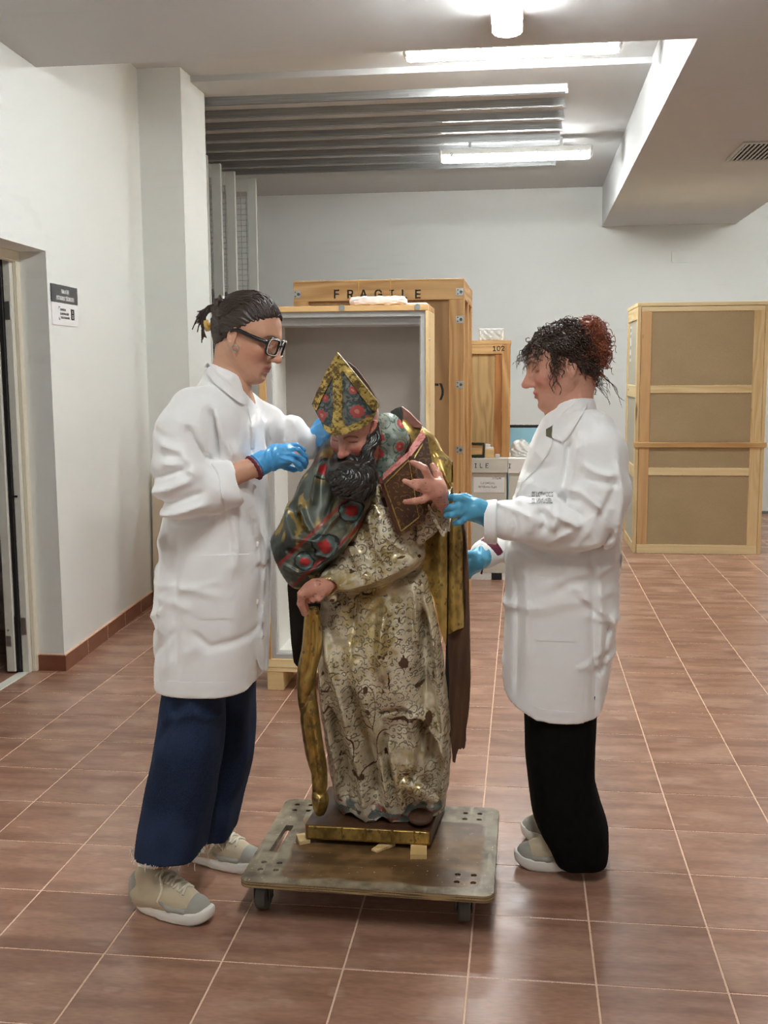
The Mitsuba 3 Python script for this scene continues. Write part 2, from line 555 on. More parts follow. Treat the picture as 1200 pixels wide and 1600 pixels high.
# left wall (with the door opening near the camera), pillar, back and far walls
DZ, DY1, DY0 = 2.113, 5.205, 4.18
W_T = 0.3


def lwall(y0, y1, z0, z1, t=W_T):
    return prism([(lx(y0), y0), (lx(y1), y1), (lx(y1) - t, y1), (lx(y0) - t, y0)], z0, z1)


struct('wall_left', cat_([lwall(DY1, 6.9, 0, ZF + .05), lwall(DY0, DY1, DZ, ZF + .05), lwall(-3.5, DY0, 0, ZF + .05)]), 'wall_paint')
PX1 = -2.147
struct('pillar', cat_([bx(lx(6.9) - W_T, PX1, 6.9, 7.42, 0, ZF + .05)]), 'wall_paint')
struct('wall_back', bx(-5.2, 4.6, YB, YB + 0.2, 0, ZF + 0.05), 'wall_paint')
struct('wall_right', bx(4.4, 4.6, -3.5, YB, 0, ZF + 0.05), 'wall_paint')
struct('wall_front', bx(-5.2, 4.6, -3.7, -3.5, 0, ZF + 0.05), 'wall_paint')
struct('wall_store', cat_([bx(-5.2, -5.0, 7.0, YB, 0, ZF + 0.05), bx(-5.2, lx(6.9) - W_T, 6.9, 7.1, 0, ZF + 0.05)]), 'wall_paint')
# ceilings: low one in front and right, the recess behind it
XR1 = 2.13
low = cat_([bx(-2.9, 4.6, -3.5, YE, ZL, ZL + 0.02), prism([(XS0, YE), (XR1, YE), (XR1, YB), (XS1, YB)], ZL, ZL + 0.02)])
low_top = cat_([bx(-2.9, 4.6, YE - 0.02, YE, ZL + .02, ZF + .02), prism([(XS0, YE), (XS0 + .02, YE), (XS1 + .02, YB), (XS1, YB)], ZL + .02, ZF + .02), bx(XR1 - .02, XR1, YE, YB, ZL + .02, ZF + .02)])
struct('ceiling', cat_([low, low_top]), 'ceiling_paint')
struct('ceiling_recess', cat_([bx(-5.2, 4.6, YE - .02, 7.11, ZF, ZF + 0.1), bx(-5.2, 4.6, 7.11, YB + 0.2, ZR, ZF + 0.1)]), 'ceiling_paint')

# tiled skirting of the left wall and the door reveal
sk = thing('baseboard_left', 'low skirting of brown tiles along the left wall', kind='structure')
hb = 0.082
for y0 in np.arange(5.205, 6.88, 0.335):
    y1 = min(y0 + 0.327, 6.885)
    m = prism([(lx(y0) + .012, y0), (lx(y1) + .012, y1), (lx(y1), y1), (lx(y0), y0)], 0.0, hb)
    obj('tile', m, 'skirting_tile', sk)
obj('tile', bx(-2.487, lx(5.2) + .012, 5.193, 5.205, 0, hb), 'skirting_tile', sk)
obj('grout_line', cat_([prism([(lx(5.205) + .0112, 5.205), (lx(6.885) + .0112, 6.885), (lx(6.885), 6.885), (lx(5.205), 5.205)], 0, hb + .006), bx(-2.49, lx(5.2) + .009, 5.196, 5.206, 0, hb + .006)]), 'grout', sk)
sk2 = thing('baseboard_back', 'low white skirting line along the back wall', kind='structure')
obj('strip', bx(-5.0, 4.4, YB - 0.012, YB, 0, 0.03), 'grey_plastic', sk2)

# door opening: reveal, frame, rubber seal, open leaf, threshold
dr1 = thing('door_1', 'white door frame in the left wall with black seal', kind='structure')
obj('frame', cat_([bx(-2.484, -2.462, 5.165, 5.205, 0, DZ, .004), bx(-2.50, -2.462, DY0, 5.205, DZ - .05, DZ, .004)]), 'cream_lacquer', dr1)
obj('stop', cat_([bx(-2.525, -2.485, 5.14, 5.20, 0, DZ - .03, .004)]), 'white_lacquer', dr1)
obj('seal', cat_([bx(-2.549, -2.525, 5.13, 5.19, 0.01, DZ - .04, .004)]), 'black_rubber', dr1)
lf = obj('leaf', bx(-2.596, -2.550, 5.115, 6.0, 0.012, DZ - .04, .003), 'white_lacquer', dr1)
obj('hinge', bx(-2.519, -2.490, 5.134, 5.141, 1.78, 1.87, .002), 'galvanised', dr1)
obj('hinge', bx(-2.519, -2.490, 5.134, 5.141, 0.20, 0.29, .002), 'galvanised', dr1)
obj('latch', cat_([bx(-2.59, -2.562, 5.109, 5.116, 0.145, 0.20, .002), bx(-2.582, -2.568, 5.1075, 5.11, .225, .235, .001)]), 'galvanised', dr1)
obj('rod', cat_([bx(-2.549, -2.528, 5.125, 5.131, 0.02, 0.30, .002), bx(-2.548, -2.50, 5.128, 5.134, .905, .915, .001)]), 'black_rubber', dr1)
obj('threshold', bx(-2.545, -2.49, DY0, 5.14, 0.0, 0.006, .002), 'white_lacquer', dr1)
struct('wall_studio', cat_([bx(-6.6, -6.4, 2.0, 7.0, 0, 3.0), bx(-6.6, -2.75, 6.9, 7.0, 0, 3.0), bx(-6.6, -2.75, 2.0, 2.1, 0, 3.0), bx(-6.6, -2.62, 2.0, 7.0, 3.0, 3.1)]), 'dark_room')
# a film-wrapped bundle behind the door
c = floor_at(-6, 985)
b = Field([-.3, -.3, -.02], [.3, .3, .52], .02)
b.loft([(0, -.24, .24, -.2, .2), (.3, -.25, .25, -.21, .21), (.44, -.22, .22, -.18, .18), (.48, -.12, .12, -.1, .1)], p=4)
b.wave(lambda x, y, z: .012 * np.sin(x * 40 + z * 31) * np.sin(y * 37 - z * 23))
pts = floor_at(2, 985)
obj('wrapped_bundle', xform(b.mesh(), None, [pts[0] - .02, pts[1] + .2, 0.001]), 'plastic_film', None, True, 'plastic film wrapped bundle on the floor of the room behind the door', 'bundle')

# sign by the door
sg = thing('door_sign', 'dark grey and white room sign on the left wall', 'sign')
ang = math.atan2(-0.0602, 1)
sd = np.array([-0.0602, 1, 0]) / math.hypot(.0602, 1)     # along the wall
sn = np.array([sd[1], -sd[0], 0])                          # out of the wall
S0 = np.array([lx(5.243), 5.243, 0])


def on_wall(u, z, off=0.0):
    return S0 + sd * u + np.array([0, 0, z]) + sn * off


def wall_plate(u0, u1, z0, z1, o0, o1):
    m = bx(u0, u1, o0, o1, z0, z1, 0.001)
    R = np.stack([sd, sn, [0, 0, 1]], 1)
    m = xform(m, R, S0)
    m.invert() if np.linalg.det(R) < 0 else None
    return m


obj('plate', wall_plate(0, .372, 1.760, 1.873, 0, .006), 'sign_white', sg)
obj('header', wall_plate(0, .372, 1.873, 1.962, 0, .007), 'sign_dark', sg)
UPV = np.array([0, 0, 1.0])
obj('lettering', cat_([lettering('SALA DE', .019, on_wall(.186, 1.931, .007), sd, UPV), lettering('ESTUDIOS TÉCNICOS', .019, on_wall(.186, 1.899, .007), sd, UPV, width=.25)]), 'sign_white', sg, label='white lettering')
txt = [lettering(t, .0105, on_wall(u, z, .006), sd, UPV, bold=False, width=w) for t, u, z, w in (('CENTRO DE', .150, 1.839, .080), ('CONSERVACIÓN', .168, 1.820, .116), ('Y RESTAURACIÓN', .173, 1.801, .126))]
txt += [wall_plate(.088, .093, 1.84, 1.853, .006, .0068), wall_plate(.088, .105, 1.849, 1.854, .006, .0068), wall_plate(.088, .093, 1.787, 1.80, .006, .0068), wall_plate(.088, .105, 1.787, 1.791, .006, .0068)]
txt.append(wall_plate(.262, .312, 1.792, 1.848, .006, .0068))
obj('lettering', cat_(txt), 'ink_black', sg, label='small black lettering with corner brackets and a black block')
obj('logo_mark', cat_([wall_plate(.275, .299, 1.802, 1.806, .0068, .0075), wall_plate(.275, .299, 1.812, 1.816, .0068, .0075), wall_plate(.283, .291, 1.826, 1.84, .0068, .0075)]), 'sign_white', sg)

# blank plate and vent
wp = obj('wall_plate', bx(1.5, 1.695, YB - .008, YB, 2.59, 2.71, .002), 'wall_paint', None, False, 'blank white cover plate high on the back wall', 'cover plate')
vt = thing('ceiling_vent', 'grey air vent grille in the low ceiling at the right edge', 'vent')
obj('frame', cat_([bx(1.395, 1.93, 7.52, 7.56, ZL - .012, ZL, .002), bx(1.395, 1.93, 8.14, 8.18, ZL - .012, ZL, .002), bx(1.395, 1.42, 7.56, 8.14, ZL - .012, ZL, .002), bx(1.905, 1.93, 7.56, 8.14, ZL - .012, ZL, .002)]), 'wire_grey', vt)
obj('back', bx(1.42, 1.905, 7.56, 8.14, ZL - .002, ZL - .0005), 'ink_black', vt)
for k in range(16):
    xs_ = 1.424 + k * .0302
    obj('slat', bx(xs_, xs_ + .015, 7.56, 8.14, ZL - .0115, ZL - .0095, .0005), 'wire_grey', vt)

# ------------------------------------------------------------------ lamps
def batten(cx, cy, ztop, length, along, name_label, hang=0.0, group=None, slim=False):
    t = thing('ceiling_lamp', name_label, 'lamp', group)
    half, w = length / 2, 0.062
    def place(m):
        m = m if along == 'x' else xform(m, rot([0, 0, 1], 90))
        return xform(m, None, [cx, cy, ztop])
    hw, dt = (.7 * w, -.022) if slim else (.95 * w, -.046)
    obj('housing', place(bx(-half, half, -hw, hw, dt - .001, 0, .004)), 'white_plastic', t)
    prof = [(-hw, dt), (hw, dt), (w, dt - .008), (w * .95, -.074), (w * .62, -.096), (0, -.102), (-w * .62, -.096), (-w * .95, -.074), (-w, dt - .008)]
    m = trimesh.creation.extrude_polygon(Polygon(prof), length - .05, engine='earcut')
    R = np.array([[0, 0, 1], [1, 0, 0], [0, 1, 0]], float)
    m = xform(m, R, [-half + .025, 0, 0])
    k = obj('diffuser', place(m), 'white_plastic', t)
    scene[k]['emitter'] = {'type': 'area', 'radiance': {'type': 'rgb', 'value': [LAMP * c for c in LAMP_TINT]}}
    for s in (-1, 1):
        obj('end_cap', place(bx(s * half - s * .026, s * half + s * .004, -w * 1.02, w * 1.02, -.088, -.004, .012)), 'white_plastic', t)
    for q in (-.42, -.14, .14, .42):
        for s in (-1, 1):
            obj('clip', place(bx(q * length - .012, q * length + .012, s * w - .003, s * w + .004, -.062, -.03, .002)), 'galvanised', t)
    if hang:
        for q in (-.3, .3):
            obj('hanger', place(bx(q * length - .012, q * length + .012, -.012, .012, 0, hang)), 'galvanised', t)
    return t


batten(-.078, 4.11, ZL, 1.24, 'y', 'bright fluorescent batten lamp cut by the top edge of the picture')
batten(-.078, 4.11 - 2.9, ZL, 1.24, 'y', 'fluorescent batten lamp above the camera')
batten(-.085, 6.62, ZF, 1.24, 'x', 'fluorescent batten lamp half hidden above the ceiling edge', slim=True)
batten(-.08, 9.17, 3.29, 1.22, 'x', 'fluorescent batten lamp hanging under the ceiling rails', hang=.08)
batten(3.1, 9.2, ZR, 1.24, 'x', 'fluorescent batten lamp in the bay right of the low soffit')

# ------------------------------------------------------------------ sliding rack rails and racks
RY = [7.53 + .375 * k for k in range(8)]
for k, y in enumerate(RY):
    ok = ['nearest to the camera', 'second from the camera', 'third from the camera', 'fourth from the camera', 'fifth from the camera', 'third from the back wall', 'second from the back wall', 'nearest to the back wall'][k]
    r = thing('ceiling_rail', 'silver steel rack rail under the recess ceiling, the one ' + ok, 'rail', 'rack rails under the ceiling')
    obj('channel', cat_([bx(-4.9, .27, y - .022, y - .016, ZR - .052, ZR, .001), bx(-4.9, .27, y + .016, y + .022, ZR - .052, ZR, .001), bx(-4.9, .27, y - .022, y + .022, ZR - .004, ZR), bx(-4.9, .27, y - .022, y - .006, ZR - .052, ZR - .049), bx(-4.9, .27, y + .006, y + .022, ZR - .052, ZR - .049)]), 'rail_steel', r)
    obj('slot_shadow_gap', bx(-4.9, .268, y - .006, y + .006, ZR - .046, ZR - .044), 'dark_steel', r)
    if k < 5:
        obj('end_stop', bx(.255, .275, y - .012, y + .012, ZR - .06, ZR - .03, .002), 'galvanised', r)
ends = [(333, 236, 4), (345, 248, 5), (367, 262, 6), (400, 275, 7)]
names_r = ['mostly hidden by the pillar', 'second from the pillar', 'third from the pillar', 'standing furthest right']
for n_, (px, py, k) in enumerate(ends):
    y = RY[k] - .01
    X1 = at(px, py, y)[0]
    if n_ == 0:
        X1 = at(324, 240, y)[0]
    Zt, Zb, X0 = 3.285, 0.06, -4.75
    r = thing('sliding_rack', 'white wire mesh picture rack behind the pillar, ' + names_r[n_], 'rack', 'sliding picture racks')
    obj('stile', bx(X1 - .085, X1, y - .02, y + .02, Zb, Zt, .004), 'rack_paint', r)
    obj('stile', bx(X0, X0 + .085, y - .02, y + .02, Zb, Zt, .004), 'rack_paint', r)
    obj('rail', bx(X0 + .085, X1 - .085, y - .02, y + .02, Zt - .12, Zt, .004), 'rack_paint', r)
    obj('rail', bx(X0 + .085, X1 - .085, y - .02, y + .02, Zb, Zb + .12, .004), 'rack_paint', r)
    w = [bx(x - .0025, x + .0025, y - .003, y + .003, Zb + .12, Zt - .12) for x in np.arange(X1 - .6, X1 - .085, .05)]
    w += [bx(X1 - .7, X1 - .085, y - .006, y, z - .0025, z + .0025) for z in np.arange(Zb + .15, Zt - .12, .05)]
    obj('wire_mesh', cat_(w), 'wire_grey', r, kind='stuff')
    obj('hanger', bx(X1 - .35, X1 - .31, y - .004, y + .004, Zt, ZR - .046), 'galvanised', r)
    # framed pictures hung on the rack, seen through the mesh
    pf = thing('framed_picture', 'dark framed picture hanging on the rack ' + names_r[n_], 'picture')
    obj('frame', cat_([bx(X1 - .64, X1 - .1, y + .008, y + .03, z0, z0 + .03, .003) for z0 in (1.0, 2.20)] + [bx(x0, x0 + .03, y + .008, y + .03, 1.03, 2.20, .003) for x0 in (X1 - .64, X1 - .13)]), 'dark_steel', pf)
    obj('panel', bx(X1 - .61, X1 - .13, y + .008, y + .018, 1.03, 2.20), 'ink_black', pf)
# ------------------------------------------------------------------ crates and the things on and around them
def plate_bolt(parent, x, y, z, s=.022, name='bracket', label=None):
    k = obj(name, cat_([bx(x - s, x + s, y - .003, y, z - s, z + s, .001)]), 'galvanised', parent, label=label)
    obj('bolt', cat_([cyl([x + s * .35, y - .011, z], [x + s * .35, y - .003, z], .0085, 10), cyl([x - s * .5, y - .006, z + s * .5], [x - s * .5, y - .003, z + s * .5], .004, 8), cyl([x - s * .5, y - .006, z - s * .5], [x - s * .5, y - .003, z - s * .5], .004, 8)]), 'dark_steel', k)


# open crate with a grey lining, in the middle
oc = thing('open_crate', 'open wooden transport crate with a grey lined interior behind the statue', 'crate')
X0, X1, Y0, Y1, Z0, Z1 = -1.217, -.425, 4.97, 5.30, .115, 1.815
obj('top_board', bx(X0, X1, Y0, Y1, Z1 - .026, Z1, .002), 'pine_x', oc)
obj('side_board', bx(X0, X0 + .034, Y0, Y1, Z0 + .04, Z1 - .026, .002), 'pine_z', oc)
obj('side_board', bx(X1 - .016, X1, Y0, Y1, Z0 + .04, Z1 - .026, .002), 'pale_pine_z', oc)
obj('back_board', bx(X0 + .002, X1 - .002, Y1, Y1 + .02, Z0, Z1, .002), 'ply_panel', oc)
obj('sill', bx(X0, X1, Y0, Y1, Z0, Z0 + .04, .002), 'pale_pine_x', oc)
for x in (X0 + .01, (X0 + X1) / 2 - .04, X1 - .09):
    obj('foot', bx(x, x + .08, Y0 + .005, Y1, 0, .092, .003), 'raw_block', oc)
obj('skid', bx(X0, X1, Y0 + .004, Y1, .092, Z0, .002), 'pale_pine_x', oc)
a, b2 = .034, .016
obj('lining_lip', cat_([bx(X0 + a, X0 + a + .022, Y0 + .012, Y0 + .045, Z0 + .04, Z1 - .026), bx(X1 - b2 - .022, X1 - b2, Y0 + .012, Y0 + .045, Z0 + .04, Z1 - .026), bx(X0 + a + .022, X1 - b2 - .022, Y0 + .012, Y0 + .045, Z1 - .05, Z1 - .026), bx(X0 + a + .022, X1 - b2 - .022, Y0 + .012, Y0 + .045, Z0 + .04, Z0 + .062)]), 'lining_grey', oc, label='pale grey foam lip')
obj('lining_side', bx(X0 + a + .001, X0 + a + .03, Y0 + .045, Y1 - .03, Z0 + .06, Z1 - .05), 'crate_white', oc)
obj('lining_side', bx(X1 - b2 - .03, X1 - b2 - .001, Y0 + .045, Y1 - .03, Z0 + .06, Z1 - .05), 'crate_white', oc)
obj('lining_top', bx(X0 + a + .03, X1 - b2 - .03, Y0 + .045, Y1 - .03, Z1 - .085, Z1 - .05), 'lining_grey', oc)
obj('lining_floor', bx(X0 + a + .03, X1 - b2 - .03, Y0 + .045, Y1 - .03, Z0 + .04, Z0 + .075), 'crate_white', oc)
obj('back_panel', bx(X0 + a, X1 - b2, Y1 - .03, Y1 - .001, Z0 + .04, Z1 - .03), 'foam_grey', oc, label='taupe foam back panel')
for k in range(5):
    zz = .5 + .29 * k
    obj('screw', cyl([X1, Y0 + .02, zz], [X1 + .004, Y0 + .02, zz], .006, 8), 'galvanised', oc)
for px_ in (534, 652):
    q = at(px_, 474, Y0)
    obj('cap', cat_([cyl([q[0], Y0 - .003, Z1 - .01], [q[0], Y0, Z1 - .01], .014, 12)]), 'galvanised', oc)

pk = thing('foam_packet', 'white and pinkish foam packet lying on the open crate', 'packet')
q0, q1 = at(549, 470, 5.08), at(634, 470, 5.08)
f = Field([q0[0] - .03, 4.98, Z1 - .02], [q1[0] + .03, 5.2, Z1 + .08], .006)
f.loft([(Z1 + .004, q0[0], q1[0], 5.0, 5.16), (Z1 + .02, q0[0] - .002, q1[0] + .004, 4.995, 5.165), (Z1 + .042, q0[0] + .004, q1[0] - .004, 5.0, 5.16)], p=6, cap=.008)
f.wave(lambda x, y, z: .003 * np.sin(x * 90 + 9 * np.sin(z * 60)) * np.sin(y * 60))
f.put(lambda X, Y, Z: Z1 + .0015 - Z + 0 * X + 0 * Y, [-2, 4, 1], [0, 6, 3], op='and')
obj('roll', f.mesh(1), 'pink_foam', pk, True)
q2 = at(672, 470, 5.08)
obj('sheet', bx(q1[0] + .006, q2[0] - .01, 5.02, 5.2, Z1 + .0015, Z1 + .012, .004), 'paper_white', pk)

# tall FRAGILE crate
tc = thing('tall_crate', 'tall pine crate stencilled FRAGILE behind the open crate', 'crate')
X0, X1, Y0, Y1, Z1 = -1.346, -.344, 6.40, 7.44, 2.032
zr = at(700, 468, Y0)[2]
xs = at(701, 600, Y0)[0]
obj('top_rail', bx(X0, X1, Y0, Y0 + .025, zr, Z1, .002), 'pine_x', tc)
obj('stile', bx(xs, X1, Y0, Y0 + .025, .1, zr, .002), 'pine_z', tc)
obj('stile', bx(X0, X0 + .09, Y0, Y0 + .025, .1, zr, .002), 'pine_z', tc)
obj('bottom_rail', bx(X0, X1, Y0, Y0 + .025, 0, .1, .002), 'pine_x', tc)
obj('front_panel', bx(X0 + .01, X1 - .01, Y0 + .025, Y0 + .04, .02, Z1 - .02), 'ply_panel', tc)
obj('side_panel', bx(X1 - .04, X1 - .025, Y0 + .04, Y1 - .025, .02, Z1 - .02), 'ply_panel', tc)
obj('side_panel', bx(X0 + .025, X0 + .04, Y0 + .04, Y1 - .025, .02, Z1 - .02), 'ply_panel', tc)
for y0, y1 in ((Y0 + .025, Y0 + .12), (Y0 + .5, Y0 + .59), (Y1 - .09, Y1)):
    obj('side_post', bx(X1 - .025, X1, y0, y1, .1, Z1 - .1, .002), 'pine_z', tc)
obj('side_rail', bx(X1 - .025, X1, Y0 + .025, Y1, Z1 - .1, Z1, .002), 'pine_y', tc)
obj('side_rail', bx(X1 - .025, X1, Y0 + .025, Y1, 0, .1, .002), 'pine_y', tc)
obj('lid', bx(X0, X1, Y0 + .001, Y1, Z1, Z1 + .012, .002), 'pine_x', tc)
obj('back_panel', bx(X0 + .02, X1 - .02, Y1 - .03, Y1 - .01, .02, Z1 - .02), 'ply_panel', tc)
UPZ, XD = [0, 0, 1], [1, 0, 0]
let = []
for ch, px_ in zip('FRAGILE', (526, 547.5, 568, 591, 612, 632, 653)):
    q = at(px_, 459.5, Y0)
    let.append(lettering(ch, .048, [q[0], Y0 - .0002, q[2]], XD, UPZ))
q = at(677, 610, Y0 + .025)
let.append(lettering('T', .075, [q[0], Y0 + .0248, q[2]], XD, UPZ))
q = at(690, 612, Y0 + .025)
let.append(lettering(')', .075, [q[0], Y0 + .0248, q[2]], XD, UPZ))
obj('lettering', cat_(let), 'ink_black', tc, label='black stencilled FRAGILE lettering')
for px_, py_ in ((720, 456), (720, 499), (720, 601), (719, 703)):
    q = at(px_, py_, Y0)
    plate_bolt(tc, min(q[0], X1 - .024), Y0, q[2])
q = at(463.5, 460, Y0)
plate_bolt(tc, q[0] + .004, Y0, q[2])
for px_ in (560, 610):
    q, q2 = at(px_, 439, Y0), at(px_ + 1.5, 472, Y0)
    obj('string', tube([[q[0], Y0 + .02, Z1 + .014], [q[0], Y0 - .003, Z1 + .014], [q[0], Y0 - .004, Z1 - .01], [q2[0], Y0 - .004, q2[2]]], .0028, 5), 'string', tc)

# grey and white crates with the 102 crate standing on them
gc = thing('grey_crate', 'pale grey crate with a paper label, under the crate marked 102', 'crate')
X0, X1, Y0, Y1 = -.78, at(794, 780, 7.85)[0], 7.85, 8.35
Zt, Zm = at(760, 716, Y0)[2], at(760, 739, Y0)[2]
obj('lid', bx(X0, X1 - .004, Y0, Y1, Zm, Zt, .003), 'crate_grey', gc)
obj('body', bx(X0 + .012, X1 - .012, Y0 + .022, Y1, .03, Zm), 'crate_grey', gc)
obj('rail', bx(X0, X1 - .004, Y0, Y0 + .022, .05, .17, .002), 'crate_grey', gc)
obj('rail', bx(X0, X0 + .06, Y0, Y0 + .022, .17, Zm, .002), 'crate_grey', gc)
obj('plinth', bx(X0, X1 - .004, Y0 + .004, Y1, 0, .05), 'crate_white', gc)
obj('foot', bx(at(768, 900, Y0)[0], at(784, 900, Y0)[0], Y0 - .004, Y0 + .03, .002, .05, .002), 'ink_black', gc)
let = [lettering(c, .034, [at(p_, 727.5, Y0)[0], Y0 - .0002, at(p_, 727.5, Y0)[2]], XD, UPZ, bold=False) for c, p_ in (('F', 660), ('R', 677), ('A', 694), ('G', 711), ('I', 743.5), ('L', 752), ('E', 761))]
obj('lettering', cat_(let), 'ink_black', gc, label='grey stencilled letters')
lb = obj('paper_label', bx(at(740, 770, Y0)[0], at(788, 770, Y0)[0], Y0 + .018, Y0 + .0215, at(760, 770, Y0)[2], at(760, 746, Y0)[2]), 'paper_white', gc)
hand = [lettering(t, h, [at(p_, y_, Y0)[0], Y0 + .0178, at(p_, y_, Y0)[2]], XD, UPZ, bold=False) for t, h, p_, y_ in (('n:006', .017, 776, 747.5), ('La Señora', .016, 762, 755), ('de Monte Sab', .015, 761, 761), ('.........  o  ........', .008, 764, 767))]
obj('handwriting', cat_(hand), 'ink_black', lb)
gc2 = thing('grey_crate', 'pale grey crate beside the labelled one, half hidden by the right person', 'crate')
X2, X3 = X1 - .002, .22
obj('lid', bx(X2, X3, Y0, Y1, Zm - .002, Zt, .003), 'crate_white', gc2)
obj('body', bx(X2 + .005, X3 - .012, Y0 + .012, Y1, .03, Zm), 'crate_grey', gc2)
obj('rail', bx(X2, X3, Y0, Y0 + .02, .05, .17, .002), 'crate_white', gc2)
obj('plinth', bx(X2, X3, Y0 + .004, Y1, 0, .05), 'crate_white', gc2)
obj('lettering', cat_([lettering('I', .034, [X2 + .012, Y0 - .0002, Zt - .055], XD, UPZ, bold=False), lettering('~', .02, [X2 + .085, Y0 - .0002, Zt - .1], XD, UPZ)]), 'ink_black', gc2)

cr = thing('numbered_crate', 'oak coloured crate marked 102 standing on the grey crate', 'crate')
Yc, Yc1 = 7.95, 8.3
x1 = at(797, 600, Yc)[0]
xa, xb = at(784, 600, Yc)[0], at(773, 600, Yc)[0]
x0 = x1 - .62
zt, zl, zr_, zb = at(760, 532, Yc)[2], at(760, 538, Yc)[2], at(760, 553, Yc)[2], Zt + .0005
obj('lid', bx(x0 - .003, x1 + .003, Yc - .004, Yc1, zl, zt, .002), 'pine_x', cr)
obj('top_rail', bx(x0, xa + .001, Yc, Yc + .025, zr_, zl, .002), 'pine_x', cr)
obj('post', bx(xa + .001, x1, Yc, Yc + .025, zb, zl, .002), 'pine_z', cr)
obj('post', bx(x0, x0 + .05, Yc, Yc + .025, zb, zr_, .002), 'pine_z', cr)
obj('inner_post', bx(xb, xa, Yc + .006, Yc + .025, zb, zr_, .002), wood('brown_stile', (184, 128, 76), (150, 96, 52), 'z'), cr, label='darker reddish post')
obj('front_panel', bx(x0 + .05, xb, Yc + .016, Yc + .025, zb, zr_), 'oak_panel', cr)
obj('body', bx(x0 + .002, x1 - .002, Yc + .025, Yc1 - .004, zb, zl), 'pine_z', cr)
q = at(779, 544.5, Yc)
obj('lettering', lettering('102', .034, [q[0], Yc - .0002, q[2]], XD, UPZ), 'ink_black', cr)
fb = thing('wrapped_block', 'plastic wrapped white block lying on the crate marked 102', 'packet')
q0, q1 = at(749, 532, Yc + .05), at(787, 532, Yc + .05)
qm = at(776, 532, Yc + .05)
hh = at(760, 513, Yc + .05)[2] - q0[2]
obj('foam', bx(q0[0], q1[0], Yc + .04, Yc + .2, zt + .0005, zt + hh - .012, .006), 'paper_white', fb)
f = Field([q0[0] - .02, Yc, zt - .01], [q1[0] + .02, Yc + .26, zt + .13], .006)
f.loft([(zt + .001, q0[0] - .003, q1[0] + .003, Yc + .035, Yc + .205), (zt + hh, q0[0] - .002, q1[0] + .002, Yc + .04, Yc + .2)], p=9, cap=.004)
f.wave(lambda x, y, z: .003 * np.sin(x * 130 + 40 * z) * np.sin(z * 110 + y * 60))
obj('film', f.mesh(1), 'plastic_film', fb, True)

# small things on the grey crates
def pxbox(p0, p1, y0, y1, Yf, depth, b=.002, z0=None):
    a_, b_ = at(p0, y1, Yf), at(p1, y0, Yf)
    return bx(a_[0], b_[0], Yf, Yf + depth, a_[2] if z0 is None else z0, b_[2], b)


jar = thing('specimen_box', 'dark green edged glass box with an amber inside on the grey crate', 'box')
a_, b_ = at(712, 713, 7.87), at(757, 692, 7.87)
bw = .008
zj = Zt + .0005
obj('frame', cat_([bx(a_[0], b_[0], 7.865, 7.94, zj, zj + .02, .002), bx(a_[0], b_[0], 7.865, 7.94, b_[2] - .012, b_[2], .002)] + [bx(x, x + .01, y, y + .01, zj + .02, b_[2] - .012, .001) for x in (a_[0], b_[0] - .01) for y in (7.865, 7.93)]), 'dark_green_glass', jar)
obj('core', bx(a_[0] + .012, b_[0] - .014, 7.88, 7.93, zj + .02, b_[2] - .014, .004), 'pine_x', jar)
a2, b3 = at(757.5, 713, 7.88), at(772, 702, 7.88)
obj('carton', bx(a2[0], b3[0], 7.875, 7.925, zj, b3[2], .002), 'raw_block', None, label='small tan carton on the grey crate beside the dark glass box', cat='box')
a4 = at(766, 699, 7.88)
obj('paper_stack', cat_([bx(a2[0] + .003, b3[0] - .004, 7.88, 7.92, b3[2] + .0004, b3[2] + .014, .002), bx(a2[0] + .004, a4[0], 7.884, 7.918, b3[2] + .0145, b3[2] + .036, .002)]), 'paper_white', None, label='small white folded paper on the tan carton', cat='paper')
a5, b5 = at(773.5, 714, 7.88), at(781, 710, 7.88)
obj('tape_roll', bx(a5[0], b5[0], 7.87, 7.92, zj, b5[2], .003), 'plastic_film', None, label='tiny clear film packet on the edge of the grey crate', cat='packet')
sk_ = Field([-.12, 7.85, Zt - .02], [.12, 8.3, Zt + .2], .008)
sx0 = at(797, 700, 7.95)[0] + .015
sk_.ell([sx0 + .06, 8.05, Zt + .03], [.075, .1, .085], .02).ell([sx0 + .12, 8.05, Zt + .02], [.07, .1, .05], .02)
sk_.put(lambda X, Y, Z: Zt + .004 - Z + 0 * X + 0 * Y, [-.2, 7.8, Zt - .1], [.2, 8.3, Zt + .2], op='and')
sk_.wave(lambda x, y, z: .030 * np.abs(meshkit.fbm(np.stack([x * 26, y * 26, z * 26], -1), 3, 5) - .5) - .008 + .006 * np.sin(x * 110 + 30 * np.sin(z * 60)))
sk_.put(lambda X, Y, Z: np.maximum(Zt + .0015 - Z, x1 + .008 - X) + 0 * Y, [-.2, 7.8, Zt - .1], [.2, 8.3, Zt + .2], op='and')
obj('crumpled_sack', sk_.mesh(1), 'plastic_film', None, True, 'crumpled translucent white bag on the right grey crate', 'bag')
a6, b6 = at(780, 690, 8.5), at(930, 664, 8.5)
bl = thing('blue_panel', 'light blue panel with a black top edge against the back wall', 'panel')
obj('panel', bx(-.17, .62, 8.5, 8.53, .0, b6[2] - .02), 'light_blue', bl)
obj('edge', bx(-.173, .623, 8.497, 8.533, b6[2] - .02, b6[2], .002), 'ink_black', bl)
obj('foot', cat_([bx(x, x + .04, 8.42, 8.7, 0, .03, .003) for x in (-.1, .5)]), 'dark_steel', bl)

